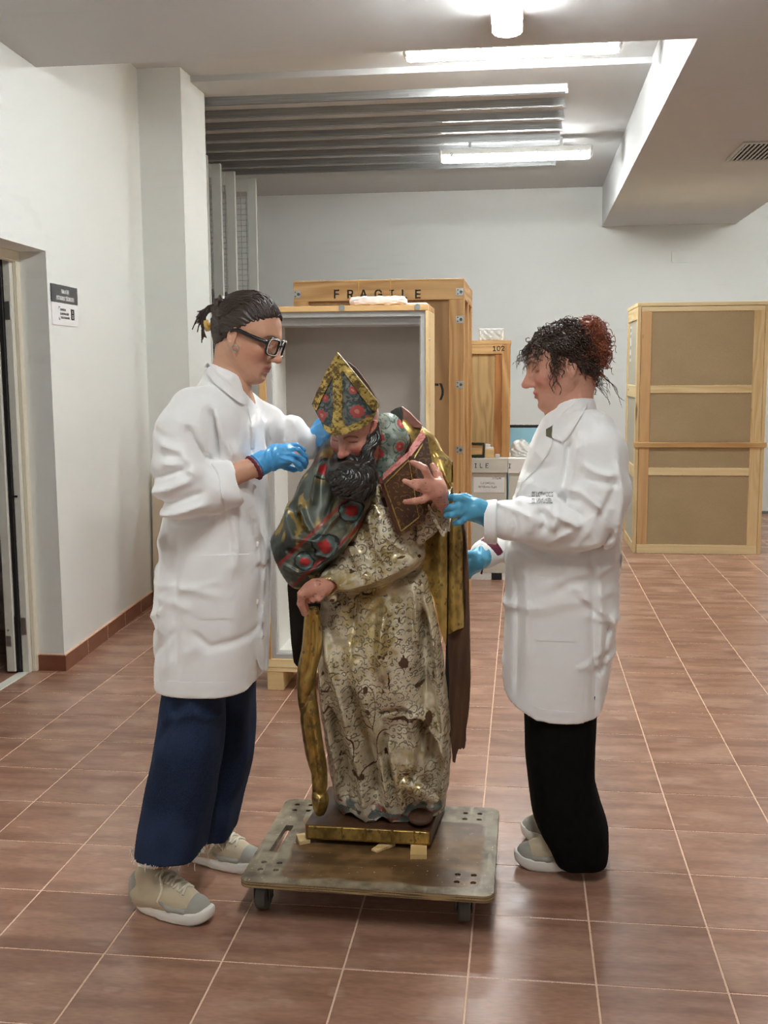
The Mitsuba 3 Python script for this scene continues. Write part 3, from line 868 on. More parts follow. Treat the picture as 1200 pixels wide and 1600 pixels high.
# pale crate at the right
pc = thing('pale_crate', 'large pale pine crate with brown fibreboard panels at the right', 'crate')
X0, X1, Y0, Y1, Z1 = .914, 1.94, 9.12, 9.98, 2.046
S = lambda py_: at(1090, py_, Y0)[2]
e = .028
obj('edge_board', bx(X0, X0 + e, Y0, Y0 + .03, 0, Z1 - .03, .002), 'pale_pine_z', pc)
obj('edge_board', bx(X1 - e, X1, Y0, Y0 + .03, 0, Z1 - .03, .002), 'pale_pine_z', pc)
obj('lid', bx(X0 - .004, X1 + .004, Y0 - .004, Y1, Z1 - .03, Z1, .002), 'pale_pine_x', pc)
st = .085
obj('stile', bx(X0 + e + .003, X0 + e + st, Y0 - .002, Y0 + .022, .075, S(486), .002), wood('rosy_pine_z', (226, 186, 136), (198, 150, 98), 'z'), pc)
obj('stile', bx(X1 - e - st, X1 - e - .003, Y0 - .002, Y0 + .022, .075, S(486), .002), 'pale_pine_z', pc)
obj('rail', bx(X0 + e + .003, X1 - e - .003, Y0 - .002, Y0 + .022, S(486), Z1 - .034, .002), 'pale_pine_x', pc)
obj('rail', bx(X0 + e + .003, X1 - e - .003, Y0 - .002, Y0 + .022, 0, .075, .002), 'pale_pine_x', pc)
for y0, y1 in ((614, 602), (743, 731)):
    obj('rail', bx(X0 + e + st, X1 - e - st, Y0 - .002, Y0 + .022, S(y0), S(y1), .002), 'pale_pine_x', pc)
obj('batten', bx(X0 - .012, X1 + .012, Y0 - .024, Y0 - .002, S(699), S(691), .002), 'pine_x', pc, label='narrow batten nailed across the front')
for z0, z1 in ((.075, S(743)), (S(731), S(699)), (S(691), S(614)), (S(602), S(486))):
    obj('panel', bx(X0 + e + st - .01, X1 - e - st + .01, Y0 + .012, Y0 + .022, z0 - .004, z1 + .004), 'fibreboard', pc)
zs = [0, .075, S(743) - .02, S(731), S(614) + .01, S(602) + .04, Z1 - .1, Z1 - .03]
obj('side_post', bx(X0, X0 + .02, Y0 + .03, Y0 + .075, 0, Z1 - .03, .002), 'pale_pine_z', pc)
obj('side_post', bx(X0, X0 + .02, Y1 - .07, Y1, 0, Z1 - .03, .002), 'pale_pine_z', pc)
for z0, z1 in ((0, .075), (.62, .72), (1.28, 1.38), (Z1 - .13, Z1 - .03)):
    obj('side_rail', bx(X0, X0 + .02, Y0 + .075, Y1 - .07, z0, z1, .002), 'pale_pine_y', pc)
for z0, z1 in ((.075, .62), (.72, 1.28), (1.38, Z1 - .13)):
    obj('side_panel', bx(X0 + .01, X0 + .02, Y0 + .07, Y1 - .065, z0 - .004, z1 + .004), 'fibreboard_side', pc)
lbp = obj('side_label', bx(X0 + .008, X0 + .0095, Y0 + .60, Y0 + .67, 1.58, 1.88), 'paper_white', pc)
obj('mark', cat_([bx(X0 + .0068, X0 + .0079, Y0 + .61, Y0 + .655, z, z + .03) for z in (1.6, 1.68, 1.78, 1.83)]), 'grey_plastic', lbp)
obj('back_panel', bx(X0 + .02, X1, Y1 - .02, Y1 - .004, 0, Z1 - .03), 'fibreboard', pc)
obj('side_panel', bx(X1 - .02, X1 - .006, Y0 + .03, Y1 - .02, 0, Z1 - .03), 'fibreboard', pc)

# a board leaning between the left wall and the pillar
m = bx(-2.405, -2.02, 0, .022, 0, .875, .003)
obj('leaning_board', xform(m, rot([1, 0, 0], -3), [0, 6.80, 0.002]), 'beige_board', None, label='beige board leaning on the pillar behind the left person', cat='board')
# ------------------------------------------------------------------ dolly with the statue
def dolly_fn(p, n, uv):
    base = mix(lin(92, 80, 62), lin(146, 134, 112), smoothstep(.3, .7, .6 * fbm(p.x * 6, p.y * 6, p.z * 6, 4) + .4 * fbm(p.x * 34, p.y * 34, 1.0, 3)))
    scr = smoothstep(0.72, 0.9, noise(p.x * 60, p.y * 14, 1.0)) * 0.35
    c = mix(base, lin(176, 168, 150), scr)
    # the darker brown area, worn free of dust, in the middle of the board
    dx, dy = dr.abs(p.x + 0.385) - 0.235, dr.abs(p.y - 3.02) - 0.17
    d = dr.sqrt(dr.square(dr.maximum(dx, 0)) + dr.square(dr.maximum(dy, 0))) + 0.03 * (fbm(p.x * 12, p.y * 12, 2.0, 2) - .5)
    brown = mix(lin(82, 58, 34), lin(126, 96, 62), smoothstep(.3, .7, .5 * fbm(p.x * 5, p.y * 26, 3.0, 3) + .5 * fbm(p.x * 16, p.y * 16, 3.0, 3)))
    c = mix(brown, c, smoothstep(0.035, 0.05, d))
    spk = smoothstep(0.955, 0.975, noise(p.x * 130, p.y * 130, 5.0))
    return mix(c, lin(220, 212, 196), spk * 0.6)


principled('dolly_board', dolly_fn, lambda p, n, uv: 0.36 + 0.3 * fbm(p.x * 8, p.y * 8, 1.0, 3), spec=0.5, bump=lambda p, n, uv: 0.0008 * fbm(p.x * 50, p.y * 50, p.z * 50, 3))
principled('dolly_edge', lambda p, n, uv: mix(lin(150, 126, 88), lin(88, 70, 48), smoothstep(.35, .65, noise(p.x * 14, p.y * 14, p.z * 340))), 0.7)
plain('wheel_rubber', (92, 92, 90), 0.15, 0.55, 30)
dl = thing('dolly', 'scuffed wooden transport dolly carrying the statue', 'dolly')
ZD = 0.13
P4 = [floor_at(*q, ZD)[:2] for q in ((373, 1376), (771, 1402), (780, 1263), (449, 1248))]
plat = Polygon(P4).buffer(-.03).buffer(.03, quad_segs=6)
slot = [floor_at(*q, ZD)[:2] for q in ((447, 1289), (459, 1290), (435, 1331), (420, 1330))]
slot = Polygon(slot).buffer(-.006).buffer(.006, quad_segs=4)
holes = []
for cx_, cy_ in ((-.69, 2.87), (-.135, 2.855), (-.135, 3.28), (-.68, 3.29)):
    for sx in (-.033, .012):
        for sy in (-.02, .025):
            holes.append((cx_ + sx, cy_ + sy))
solid = plat.difference(slot)
for h in holes:
    solid = solid.difference(Point(h).buffer(.0085, quad_segs=4))
m = prism(solid, ZD - .018, ZD)
obj('board', m, 'dolly_board', dl)
obj('edge_band', prism(plat.buffer(.0008).difference(plat.buffer(-.004)), ZD - .0185, ZD - .003), 'dolly_edge', dl)
for h in holes:
    obj('bolt', cyl([h[0], h[1], ZD - .014], [h[0], h[1], ZD - .006], .0072, 10), 'galvanised', dl)
for cx_, cy_, yw in ((-.722, 2.878, 84), (-.15, 2.872, 97), (-.15, 3.28, 80), (-.7, 3.28, 100)):
    R = rot([0, 0, 1], yw)
    w = tube([[0, -.016, 0], [0, -.013, 0], [0, .013, 0], [0, .016, 0]], [.034, .038, .038, .034], 24)
    c_ = obj('caster', cat_([xform(bx(-.04, .04, -.04, .04, .106, .112, .002), R, [cx_, cy_, 0]), xform(cyl([0, 0, .098], [0, 0, .107], .026, 16), R, [cx_, cy_, 0])]), 'dark_steel', dl)
    fk = cat_([bx(-.018, .018, s * .0225 - .0015, s * .0225 + .0015, .03, .1, .001) for s in (-1, 1)] + [cyl([0, -.026, .038], [0, .026, .038], .006, 10), bx(-.018, .018, -.024, .024, .094, .099, .001)])
    obj('fork', xform(fk, R, [cx_, cy_, 0]), 'dark_steel', c_)
    obj('wheel', xform(w, R, [cx_, cy_, .0385]), 'wheel_rubber', c_, 40)


def wedge(name, quad, h0, h1, label):
    q = [floor_at(*p_, ZD)[:2] for p_ in quad]
    pts = [[*q[i], ZD + .0008] for i in range(4)] + [[*q[i], ZD + (h0 if i < 2 else h1)] for i in range(4)]
    obj(name, trimesh.convex.convex_hull(np.array(pts)), 'raw_block', None, False, label, 'wooden wedge', 'wooden wedges under the plinth')


wedge('wooden_wedge', ((463, 1309), (478, 1307), (485, 1318), (468, 1321)), .012, .012, 'tiny wooden wedge at the left corner of the statue plinth')
wedge('wooden_wedge', ((580, 1330), (589, 1333), (618, 1322), (600, 1318)), .006, .012, 'thin pale wooden wedge under the middle of the plinth')
wedge('wooden_wedge', ((641, 1343), (667, 1343), (667, 1326), (642, 1326)), .014, .016, 'square pale wooden block under the right corner of the plinth')

# ---- statue materials
SX, SZ = [], []


def cell_vec(x, y, sc):
    """Nearest jittered cell centre: (dx, dy, random) in cell units."""
    x, y = x * sc, y * sc
    best, bx_, by_, br = mi.Float(9), mi.Float(0), mi.Float(0), mi.Float(0)
    for a in (-1, 0, 1):
        for b in (-1, 0, 1):
            cx, cy = dr.floor(x) + a, dr.floor(y) + b
            vx, vy = x - cx - 0.2 - 0.6 * cell_rand(cx, cy, 1), y - cy - 0.2 - 0.6 * cell_rand(cx, cy, 2)
            d = dr.square(vx) + dr.square(vy)
            m = d < best
            best, bx_, by_, br = dr.select(m, d, best), dr.select(m, vx, bx_), dr.select(m, vy, by_), dr.select(m, cell_rand(cx, cy, 3), br)
    return bx_, by_, br


def scrolls(x, y, sc, thick=0.07):
    """Little C-shaped curls, 1 on the line."""
    vx, vy, r = cell_vec(x, y, sc)
    rad = dr.sqrt(dr.square(vx) + dr.square(vy))
    ang = dr.atan2(vy, vx) + r * 6.283
    R = 0.20 + 0.16 * r + 0.03 * ang
    line = 1 - smoothstep(thick * 0.5, thick, dr.abs(rad - R))
    gap = smoothstep(-0.2, 0.25, dr.cos(ang * 0.5 + r * 3))
    dot = 1 - smoothstep(0.05, 0.09, rad)
    return dr.maximum(line * gap, dot * dr.select(r > 0.45, 1.0, 0.0))


GOLD = lin(198, 176, 114)


HOLES = [(*at(632, 1034, 3.0)[[0, 2]], .013, .014), (*at(653, 1076, 3.0)[[0, 2]], .011, .008), (*at(573, 1073, 3.0)[[0, 2]], .006, .010), (*at(610, 1060, 3.0)[[0, 2]], .0022, .030), (*at(630, 1124, 3.0)[[0, 2]], .045, .006), (*at(668, 1128, 3.0)[[0, 2]], .010, .018)]


def robe_parts(p):
    x, y, z = p.x, p.y, p.z
    w = fbm(x * 9 + 2, y * 9, z * 6, 3)
    gold = smoothstep(0.47, 0.66, 0.55 * w + 0.45 * fbm(x * 75, y * 75, z * 60, 3) - 0.055 + 0.26 * dr.exp(-dr.square((x + 0.385) / 0.06) - dr.square((z - 0.78) / 0.17)) + 0.10 * dr.exp(-dr.square((x + 0.50 - 0.18 * (0.8 - z)) / 0.022)))
    ln = dr.maximum(scrolls(x + .05 * y, z, 58.0, 0.13), scrolls(x + 3.3, z + 1.7, 38.0, 0.08))
    chip = smoothstep(0.70, 0.75, fbm(x * 21 + 5, y * 21, z * 26, 4)) + smoothstep(0.86, 0.9, noise(x * 70, y * 70, z * 50)) * smoothstep(.5, .6, noise(x * 8, y * 8, z * 9 + 3))
    crack = smoothstep(0.012, 0.004, dr.abs(noise(x * 16 + 7, y * 5, z * 7) - 0.5)) * smoothstep(0.62, 0.7, noise(x * 7, 2.0, z * 4))
    for cx_, cz_, rx_, rz_ in HOLES:
        wx = .010 * (fbm(x * 90, y * 90, z * 90, 2) - .5)
        chip = chip + smoothstep(1.1, .9, dr.sqrt(dr.square((x - cx_ + wx) / rx_) + dr.square((z - cz_ - wx) / rz_)))
    return gold, ln, dr.clip(chip + crack, 0, 1), w


def robe_color(p, n, uv):
    gold, ln, chip, w = robe_parts(p)
    c = mix(lin(214, 204, 180), lin(172, 158, 132), smoothstep(.25, .75, fbm(p.x * 26, p.y * 26, p.z * 22, 4)))
    c = mix(c, mi.Color3f(GOLD), gold * 0.7)
    c = mix(c, lin(58, 46, 32), ln * 0.72 * smoothstep(.25, .5, noise(p.x * 12, p.y * 12, p.z * 12 + 9)))
    # painted border at the hem
    hem = smoothstep(0.262, 0.25, p.z + 0.012 * noise(p.x * 30, p.y * 10, 0.5))
    v = fbm(p.x * 42 + 3, p.y * 20, p.z * 42, 2)
    hc = mix(lin(206, 198, 182), lin(92, 112, 112), smoothstep(0.50, 0.56, v))
    hc = mix(hc, lin(150, 70, 62), smoothstep(0.66, 0.7, fbm(p.x * 30, p.y * 20 + 4, p.z * 60, 2)))
    hc = mix(hc, lin(60, 62, 58), smoothstep(0.03, 0.015, dr.abs(v - 0.5)))
    c = mix(c, hc, hem * 0.85)
    return mix(c, lin(74, 48, 30), chip)


principled('robe_paint', robe_color, lambda p, n, uv: dr.select(robe_parts(p)[0] > 0.5, 0.22, 0.34) + 0.1 * noise(p.x * 40, p.y * 40, p.z * 40), lambda p, n, uv: robe_parts(p)[0] * 0.75 * (1 - robe_parts(p)[2]), spec=0.5,
           bump=lambda p, n, uv: 0.0012 * fbm(p.x * 60, p.y * 60, p.z * 60, 3))


def gold_color(p, n, uv):
    w = fbm(p.x * 16, p.y * 16, p.z * 5, 4)
    c = mix(lin(204, 176, 104), lin(134, 110, 60), smoothstep(0.38, 0.72, .65 * w + .35 * fbm(p.x * 90, p.y * 90, p.z * 50, 3)))
    fl = smoothstep(0.62, 0.72, fbm(p.x * 70, p.y * 70, p.z * 44, 3))
    return mix(c, lin(72, 42, 22), fl * 0.8)


principled('old_gold', gold_color, lambda p, n, uv: 0.20 + 0.28 * fbm(p.x * 30, p.y * 30, p.z * 14, 2), lambda p, n, uv: 0.8 * (1 - smoothstep(0.62, 0.72, fbm(p.x * 70, p.y * 70, p.z * 44, 3))), spec=0.5,
           bump=lambda p, n, uv: 0.0010 * fbm(p.x * 45, p.y * 45, p.z * 30, 3))
principled('worn_wood', lambda p, n, uv: mix(lin(98, 68, 46), lin(54, 34, 24), fbm(p.x * 50, p.y * 50, p.z * 6, 4)), 0.7, bump=lambda p, n, uv: 0.002 * fbm(p.x * 70, p.y * 70, p.z * 8, 3))
principled('black_wood', lambda p, n, uv: mi.Color3f(lin(30, 28, 27)) * (0.7 + 0.6 * fbm(p.x * 30, p.y * 30, p.z * 9, 3)), 0.55)
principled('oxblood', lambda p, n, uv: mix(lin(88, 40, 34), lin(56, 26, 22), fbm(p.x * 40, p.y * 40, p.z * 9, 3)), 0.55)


def flower(dx, dz, r):
    a = dr.atan2(dz, dx)
    d = dr.sqrt(dr.square(dx) + dr.square(dz)) / r
    return d, d / (0.93 + 0.07 * dr.cos(a * 7 + 3 * d))


def brocade(p, sc, ground, leaf, red):
    """Flowers and leaf curls on a dark ground."""
    vx, vy, r = cell_vec(p.x + 0.4 * p.y, p.z, sc)
    d, f = flower(vx, vy, 0.33)
    g = fbm(p.x * 30, p.y * 30, p.z * 30, 3)
    c = mix(ground, [v * 1.9 + .01 for v in ground], smoothstep(.35, .7, g))
    cur = scrolls(p.x + 0.4 * p.y + 5.1, p.z, sc * 2.3, 0.17)
    c = mix(c, leaf, cur * 0.8)
    c = mix(c, red, smoothstep(0.95, 0.8, f) * smoothstep(.3, .42, r) * (0.75 + .25 * g))
    c = mix(c, lin(190, 170, 160), smoothstep(0.3, 0.2, d) * 0.5)
    return mix(c, [v * .35 for v in ground], smoothstep(.12, .05, dr.abs(d - 1.25)) * 0.6)


MOT = [(*at(555, 793, 3.03)[[0, 2]], .030), (*at(514, 848, 2.99)[[0, 2]], .034), (*at(481, 872, 2.98)[[0, 2]], .026), (*at(508, 732, 3.02)[[0, 2]], .026)]
BL1 = [at(*q, 3.0)[[0, 2]] for q in ((560, 765), (452, 868))]
BL2 = [at(*q, 3.0)[[0, 2]] for q in ((592, 795), (470, 903))]


def seg_d(p, a, b):
    ax_, az_, bx_, bz_ = float(a[0]), float(a[1]), float(b[0]), float(b[1])
    L = math.hypot(bx_ - ax_, bz_ - az_)
    ux, uz = (bx_ - ax_) / L, (bz_ - az_) / L
    return (p.x - ax_) * -uz + (p.z - az_) * ux


def cope_color(p, n, uv):
    g = fbm(p.x * 14, p.y * 14, p.z * 9, 4)
    c = mix(lin(38, 41, 36), lin(88, 95, 85), smoothstep(.3, .72, g))
    vert = fbm(p.x * 44, p.y * 44, p.z * 7, 3)
    c = mix(c, lin(176, 148, 84), smoothstep(0.53, 0.66, vert) * smoothstep(.45, .6, noise(p.x * 9, p.y * 9, p.z * 7 + 2)) * 0.85)
    c = mix(c, lin(96, 52, 44), smoothstep(0.6, 0.72, fbm(p.x * 11 + 7, p.y * 11, p.z * 15, 3)) * 0.7)
    d1, d2 = seg_d(p, BL1[0], BL1[1]), seg_d(p, BL2[0], BL2[1])
    wob = 0.006 * (noise(p.x * 30, p.y * 30, p.z * 30) - .5)
    band = smoothstep(0.0, 0.004, d1) * smoothstep(0.0, -.004, d2)
    oc_ = mix(lin(70, 82, 76), lin(120, 124, 108), smoothstep(.45, .65, fbm(p.x * 34, p.y * 20, p.z * 34, 3)))
    c = mix(c, oc_, band * .7)
    for dd in (d1, d2):
        c = mix(c, lin(140, 50, 44), smoothstep(0.007, 0.003, dr.abs(dd + wob)) * 0.85)
    for mx, mz, mr in MOT:
        d, f = flower(p.x - mx + .012 * (fbm(p.x * 60, p.y * 60, p.z * 60, 2) - .5), p.z - mz + .012 * (fbm(p.x * 60 + 9, p.y * 60, p.z * 60, 2) - .5), mr)
        c = mix(c, lin(86, 106, 104), smoothstep(1.0, 0.9, d) * 0.8)
        c = mix(c, lin(168, 46, 48), smoothstep(0.62, 0.5, f))
        c = mix(c, lin(30, 40, 40), smoothstep(0.13, 0.06, dr.abs(d - 1.0)) * 0.9)
    return c


principled('cope_paint', cope_color, lambda p, n, uv: 0.30 + 0.25 * fbm(p.x * 20, p.y * 20, p.z * 20, 3), lambda p, n, uv: 0.35 * smoothstep(.5, .7, fbm(p.x * 44, p.y * 44, p.z * 7, 3)), spec=0.5,
           bump=lambda p, n, uv: 0.0016 * fbm(p.x * 45, p.y * 45, p.z * 35, 4))
MFL = [(*at(558, 643, 2.95)[[0, 2]], .021), (*at(551, 610, 2.95)[[0, 2]], .011), (*at(503, 649, 2.96)[[0, 2]], .017), (*at(508, 622, 2.96)[[0, 2]], .012), (*at(574, 652, 2.96)[[0, 2]], .008)]


def mitre_color(p, n, uv):
    g = fbm(p.x * 60, p.y * 60, p.z * 60, 3)
    c = mix(lin(70, 76, 74), lin(112, 112, 104), smoothstep(.3, .7, g))
    c = mix(c, lin(30, 48, 48), dr.maximum(scrolls(p.x, p.z, 52.0, .2), scrolls(p.x + 3, p.z + 1, 34.0, .13)) * .9)
    for mx, mz, mr in MFL:
        w = .010 * (fbm(p.x * 90, p.y * 90, p.z * 90, 2) - .5)
        d, f = flower(p.x - mx + w, p.z - mz - w, mr)
        c = mix(c, lin(36, 54, 54), smoothstep(1.5, 1.3, d) * smoothstep(1.05, 1.2, d) * .8)
        c = mix(c, lin(160, 58, 54), smoothstep(1.0, .85, f) * (.7 + .3 * g))
        c = mix(c, lin(196, 150, 130), smoothstep(.32, .2, d) * .5)
    return c


principled('mitre_paint', mitre_color, 0.40, spec=0.5, bump=lambda p, n, uv: 0.0008 * fbm(p.x * 90, p.y * 90, p.z * 90, 2))


def leaf_color(p, n, uv):
    h = .5 * fbm(p.x * 40, p.y * 40, p.z * 40, 3) + .5 * fbm(p.x * 150, p.y * 150, p.z * 150, 2)
    c = mix(lin(206, 178, 104), lin(96, 76, 38), smoothstep(.40, .62, h))
    return mix(c, lin(58, 38, 22), smoothstep(.66, .72, fbm(p.x * 110, p.y * 110, p.z * 110, 3)) * .8)


principled('leaf_gold', leaf_color, lambda p, n, uv: 0.24 + 0.25 * noise(p.x * 120, p.y * 120, p.z * 120), lambda p, n, uv: 0.85 * (1 - smoothstep(.45, .66, .5 * fbm(p.x * 40, p.y * 40, p.z * 40, 3) + .5 * fbm(p.x * 150, p.y * 150, p.z * 150, 2)) * .7), spec=.5,
           bump=lambda p, n, uv: 0.0012 * fbm(p.x * 80, p.y * 80, p.z * 80, 3))
principled('orphrey_paint', lambda p, n, uv: brocade(p, 20.0, lin(118, 128, 118), lin(52, 96, 84), lin(178, 56, 58)), 0.36, spec=0.5)
principled('pink_lining', lambda p, n, uv: mix(lin(176, 128, 116), lin(120, 82, 72), fbm(p.x * 40, p.y * 40, p.z * 40, 3)), 0.4)


def flesh(p, n, uv):
    g = fbm(p.x * 50, p.y * 50, p.z * 50, 3)
    c = mix(lin(206, 152, 132), lin(184, 122, 104), g)
    return mix(c, lin(110, 74, 60), smoothstep(.8, .86, noise(p.x * 120, p.y * 120, p.z * 120)) * .5)


principled('painted_flesh', flesh, 0.34, spec=0.5)
principled('rosy_flesh', lambda p, n, uv: mix(lin(196, 108, 92), lin(180, 120, 102), fbm(p.x * 50, p.y * 50, p.z * 50, 3)), 0.36, spec=0.5)
principled('beard_paint', lambda p, n, uv: mi.Color3f(lin(42, 40, 38)) * (0.6 + 0.8 * fbm(p.x * 60, p.y * 60, p.z * 60, 3)), 0.27, spec=0.5)
principled('page_pink', lambda p, n, uv: mix(lin(208, 142, 134), lin(176, 100, 94), smoothstep(.4, .7, fbm(p.x * 90, p.y * 90, p.z * 90, 3))), 0.45)
principled('book_leather', lambda p, n, uv: mix(mix(lin(84, 54, 36), lin(58, 36, 24), fbm(p.x * 20, p.y * 20, p.z * 20, 3)), lin(138, 104, 52), scrolls(p.x, p.z, 60.0, 0.16) * 0.55), 0.4, spec=0.5)
principled('book_edge', lambda p, n, uv: mix(lin(112, 56, 44), lin(84, 42, 32), noise(p.x * 300, p.y * 300, p.z * 12)), 0.45)
plain('eye_dark', (34, 26, 22), 0.02, 0.15)


# ---- head builder: adds a head to a field. frame: (origin, forward, left, up), s: scale (1 = 0.235 m high)
class Frame:
    def __init__(self, o, fwd, up, s=1.0):
        self.o, self.s = np.asarray(o, float), s
        f = np.asarray(fwd, float) / np.linalg.norm(fwd)
        u = np.asarray(up, float) - f * (np.asarray(up, float) @ f)
        u /= np.linalg.norm(u)
        self.R = np.stack([f, np.cross(u, f), u], 1)

    def __call__(self, x, y, z):
        return self.o + self.R @ (np.array([x, y, z], float) * self.s)

    def local(self, P):
        return (np.asarray(P) - self.o) @ self.R / self.s


def sculpt_head(F, fr, jaw=1.0, nose=1.0, ears=True, brow=1.0, lips=1.0, eyes='down', left_ear_only=None):
    s, R = fr.s, fr.R
    E = lambda c, r, k, op='add', Rl=None: F.ell(fr(*c), np.array(r) * s, k * s, R if Rl is None else R @ Rl, op)
    Cn = lambda a, b, ra, rb, k, op='add', sq=None: F.cone(fr(*a), fr(*b), ra * s, rb * s, k * s, op, None if sq is None else (R @ np.array(sq[0], float), sq[1]))
    E((-.010, 0, .040), (.090, .073, .080), 0)                       # cranium
    E((.030, 0, .020), (.058, .063, .072), .03)                      # forehead and temples
    E((.030, 0, -.040), (.058, .055, .062), .03)                     # mid face
    Cn((-.005, .052, -.035), (.052, .022, -.088), .020, .016, .03)   # jaw
    Cn((-.005, -.052, -.035), (.052, -.022, -.088), .020, .016, .03)
    E((.070, 0, -.092), (.021 * jaw, .024 * jaw, .018), .022)        # chin
    E((.056, 0, -.066), (.032, .034, .030), .02)                     # mouth mound
    for y in (1, -1):
        E((.060, y * .040, -.022), (.024, .022, .022), .02)          # cheekbones
        Cn((.083, y * .010, .030), (.067, y * .046, .030), .0085 * brow, .0045 * brow, .02)   # brows
        E((.088, y * .031, .008), (.020, .019, .0125), .012, 'cut')  # sockets
        E((.0685, y * .031, .008), (.0125, .0135, .0125), .002)      # eyeballs with lids
        if eyes == 'down':
            Cn((.0795, y * .019, .0035), (.0725, y * .043, .0030), .0026, .0022, .003)   # lowered lid line
            Cn((.082, y * .018, .0125), (.075, y * .045, .011), .0035, .003, .006)
    Cn((.084, 0, .022), (.108 + .006 * (nose - 1), 0, -.024), .0075, .0105 * nose, .016)      # nose
    E((.110 + .008 * (nose - 1), 0, -.028), (.0125 * nose, .0115, .0100), .008)
    for y in (1, -1):
        E((.097, y * .0115, -.031), (.0115, .0075, .0080), .007)
        E((.101, y * .0060, -.0385), (.005, .0034, .003), .004, 'cut')
    E((.0860, 0, -.0555), (.0110, .0215, .0075 * lips), .006)          # upper lip
    E((.0845, 0, -.0685), (.0112, .0190, .0082 * lips), .006)         # lower lip
    Cn((.0965, 0, -.0615), (.083, .020, -.0620), .0014, .0009, .004, 'cut')
    Cn((.0965, 0, -.0615), (.083, -.020, -.0620), .0014, .0009, .004, 'cut')
    E((.090, 0, -.0805), (.006, .015, .005), .012, 'cut')
    if ears:
        for y in (1, -1):
            if left_ear_only is not None and y != left_ear_only:
                continue
            Rl = rot([0, 0, 1], y * 22) @ rot([0, 1, 0], -12)
            E((-.012, y * .0735, -.004), (.018, .0065, .030), .006, 'add', Rl)
            E((-.010, y * .0805, .000), (.0105, .006, .019), .004, 'cut', Rl)
            E((-.004, y * .0735, -.027), (.0085, .0055, .010), .006)


def wavy_tubes(paths, r, sides=5, n=16, amp=.004, freq=2.5, taper=.35, seed=1):
    g = np.random.default_rng(seed)
    out = []
    for c in paths:
        p = curve(c, n)
        t = np.linspace(0, 1, n)
        a, b = np.array([1, 0, 0.0]), np.array([0, .6, .8])
        ph = g.random() * 6.28
        p = p + amp * (np.sin(t * freq * 6.28 + ph)[:, None] * a + np.cos(t * freq * 6.28 + ph)[:, None] * b) * np.minimum(1, 3 * t)[:, None]
        out.append(tube(p, r * (1 - (1 - taper) * t ** 2), sides))
    return cat_(out)


# ---- relief: a traced outline given its own distance (function of pixel position) and thickness
def relief(poly, Yf, thick, step=5.0):
    from scipy.spatial import Delaunay
    P = Polygon(poly)
    edge = np.array([P.exterior.interpolate(d).coords[0] for d in np.arange(0, P.length, step)])
    x0, y0, x1, y1 = P.bounds
    gx, gy = np.meshgrid(np.arange(x0, x1, step), np.arange(y0, y1, step))
    inner = P.buffer(-step * .45)
    pts = np.array([q for q in np.stack([gx.ravel(), gy.ravel()], 1) if inner.contains(Point(q))]).reshape(-1, 2)
    V = np.vstack([edge, pts])
    tri = Delaunay(V).simplices
    cen = V[tri].mean(1)
    tri = tri[[P.buffer(.2).contains(Point(c)) for c in cen]]
    a, b, c = V[tri[:, 0]], V[tri[:, 1]], V[tri[:, 2]]
    cr_ = np.cross(b - a, c - a)
    tri[cr_ > 0] = tri[cr_ > 0][:, ::-1]
    F_ = np.array([at(x, y, Yf(x, y)) for x, y in V])
    B_ = F_ + np.array([0, thick, 0])
    n = len(V)
    k = len(edge)
    i = np.arange(k)
    j = (i + 1) % k
    ccw = P.exterior.is_ccw
    side = np.vstack([np.stack([i, j, j + n], 1), np.stack([i, j + n, i + n], 1)])
    if not ccw:
        side = side[:, ::-1]
    m = trimesh.Trimesh(np.vstack([F_, B_]), np.vstack([tri, tri[:, ::-1] + n, side]), process=False)
    trimesh.repair.fix_normals(m)
    return m


st = thing('bishop_statue', 'carved and gilded bishop statue with mitre, beard and open book, standing on the dolly', 'statue')
S = at
# plinth
pz0, pz1 = ZD + .0165, ZD + .060
PL = [floor_at(*q, pz0)[:2] for q in ((477, 1310), (672, 1321), (694, 1276), (492, 1262))]
PL[2] = np.array([PL[1][0] + .025, 3.33]); PL[3] = np.array([PL[0][0] + .02, 3.33])
def plinth_fn(p, n, uv):
    g = fbm(p.x * 26, p.y * 26, p.z * 26, 4)
    front = smoothstep(-0.4, -0.8, n.y)
    return mix(mix(lin(84, 54, 34), lin(48, 30, 22), g), mix(lin(150, 112, 48), lin(88, 62, 28), g), front)
principled('plinth_paint', plinth_fn, 0.45, lambda p, n, uv: 0.35 * smoothstep(-0.4, -0.8, n.y))
pm = prism(Polygon(PL).buffer(-.006).buffer(.006), pz0, pz1)
obj('plinth', pm, 'plinth_paint', st)
obj('plinth_rim', cat_([bx(PL[0][0] + .01 + a, PL[0][0] + .01 + b_, PL[0][1] - .004 - .001 * k, PL[0][1] + .004, pz0 + .003, pz1 - .003, .002) for k, (a, b_) in enumerate(((0, .1), (.103, .17), (.173, .25), (.253, .315), (.318, .36)))]), 'old_gold', st)

# robe
rows_px = [(752, 560, 640, 3.05, 3.26), (790, 545, 650, 3.02, 3.27), (830, 522, 662, 3.0, 3.28), (870, 508, 664, 2.99, 3.29), (900, 504, 668, 3.0, 3.29), (918, 502, 668, 3.02, 3.29), (940, 501, 672, 3.02, 3.29), (985, 499, 680, 3.005, 3.3),
           (1050, 498, 692, 2.995, 3.3), (1100, 500, 698, 3.01, 3.3), (1150, 506, 703, 3.03, 3.3), (1200, 512, 702, 3.05, 3.3), (1245, 520, 696, 3.06, 3.3), (1285, 530, 690, 3.075, 3.3)]
YM = 3.14
rows = []
for py, a, b_, yf, yb in rows_px:
    p0, p1 = S(a, py, YM), S(b_, py, YM)
    rows.append((p0[2], p0[0], p1[0], yf, yb))
rows_s = np.array(sorted(rows))


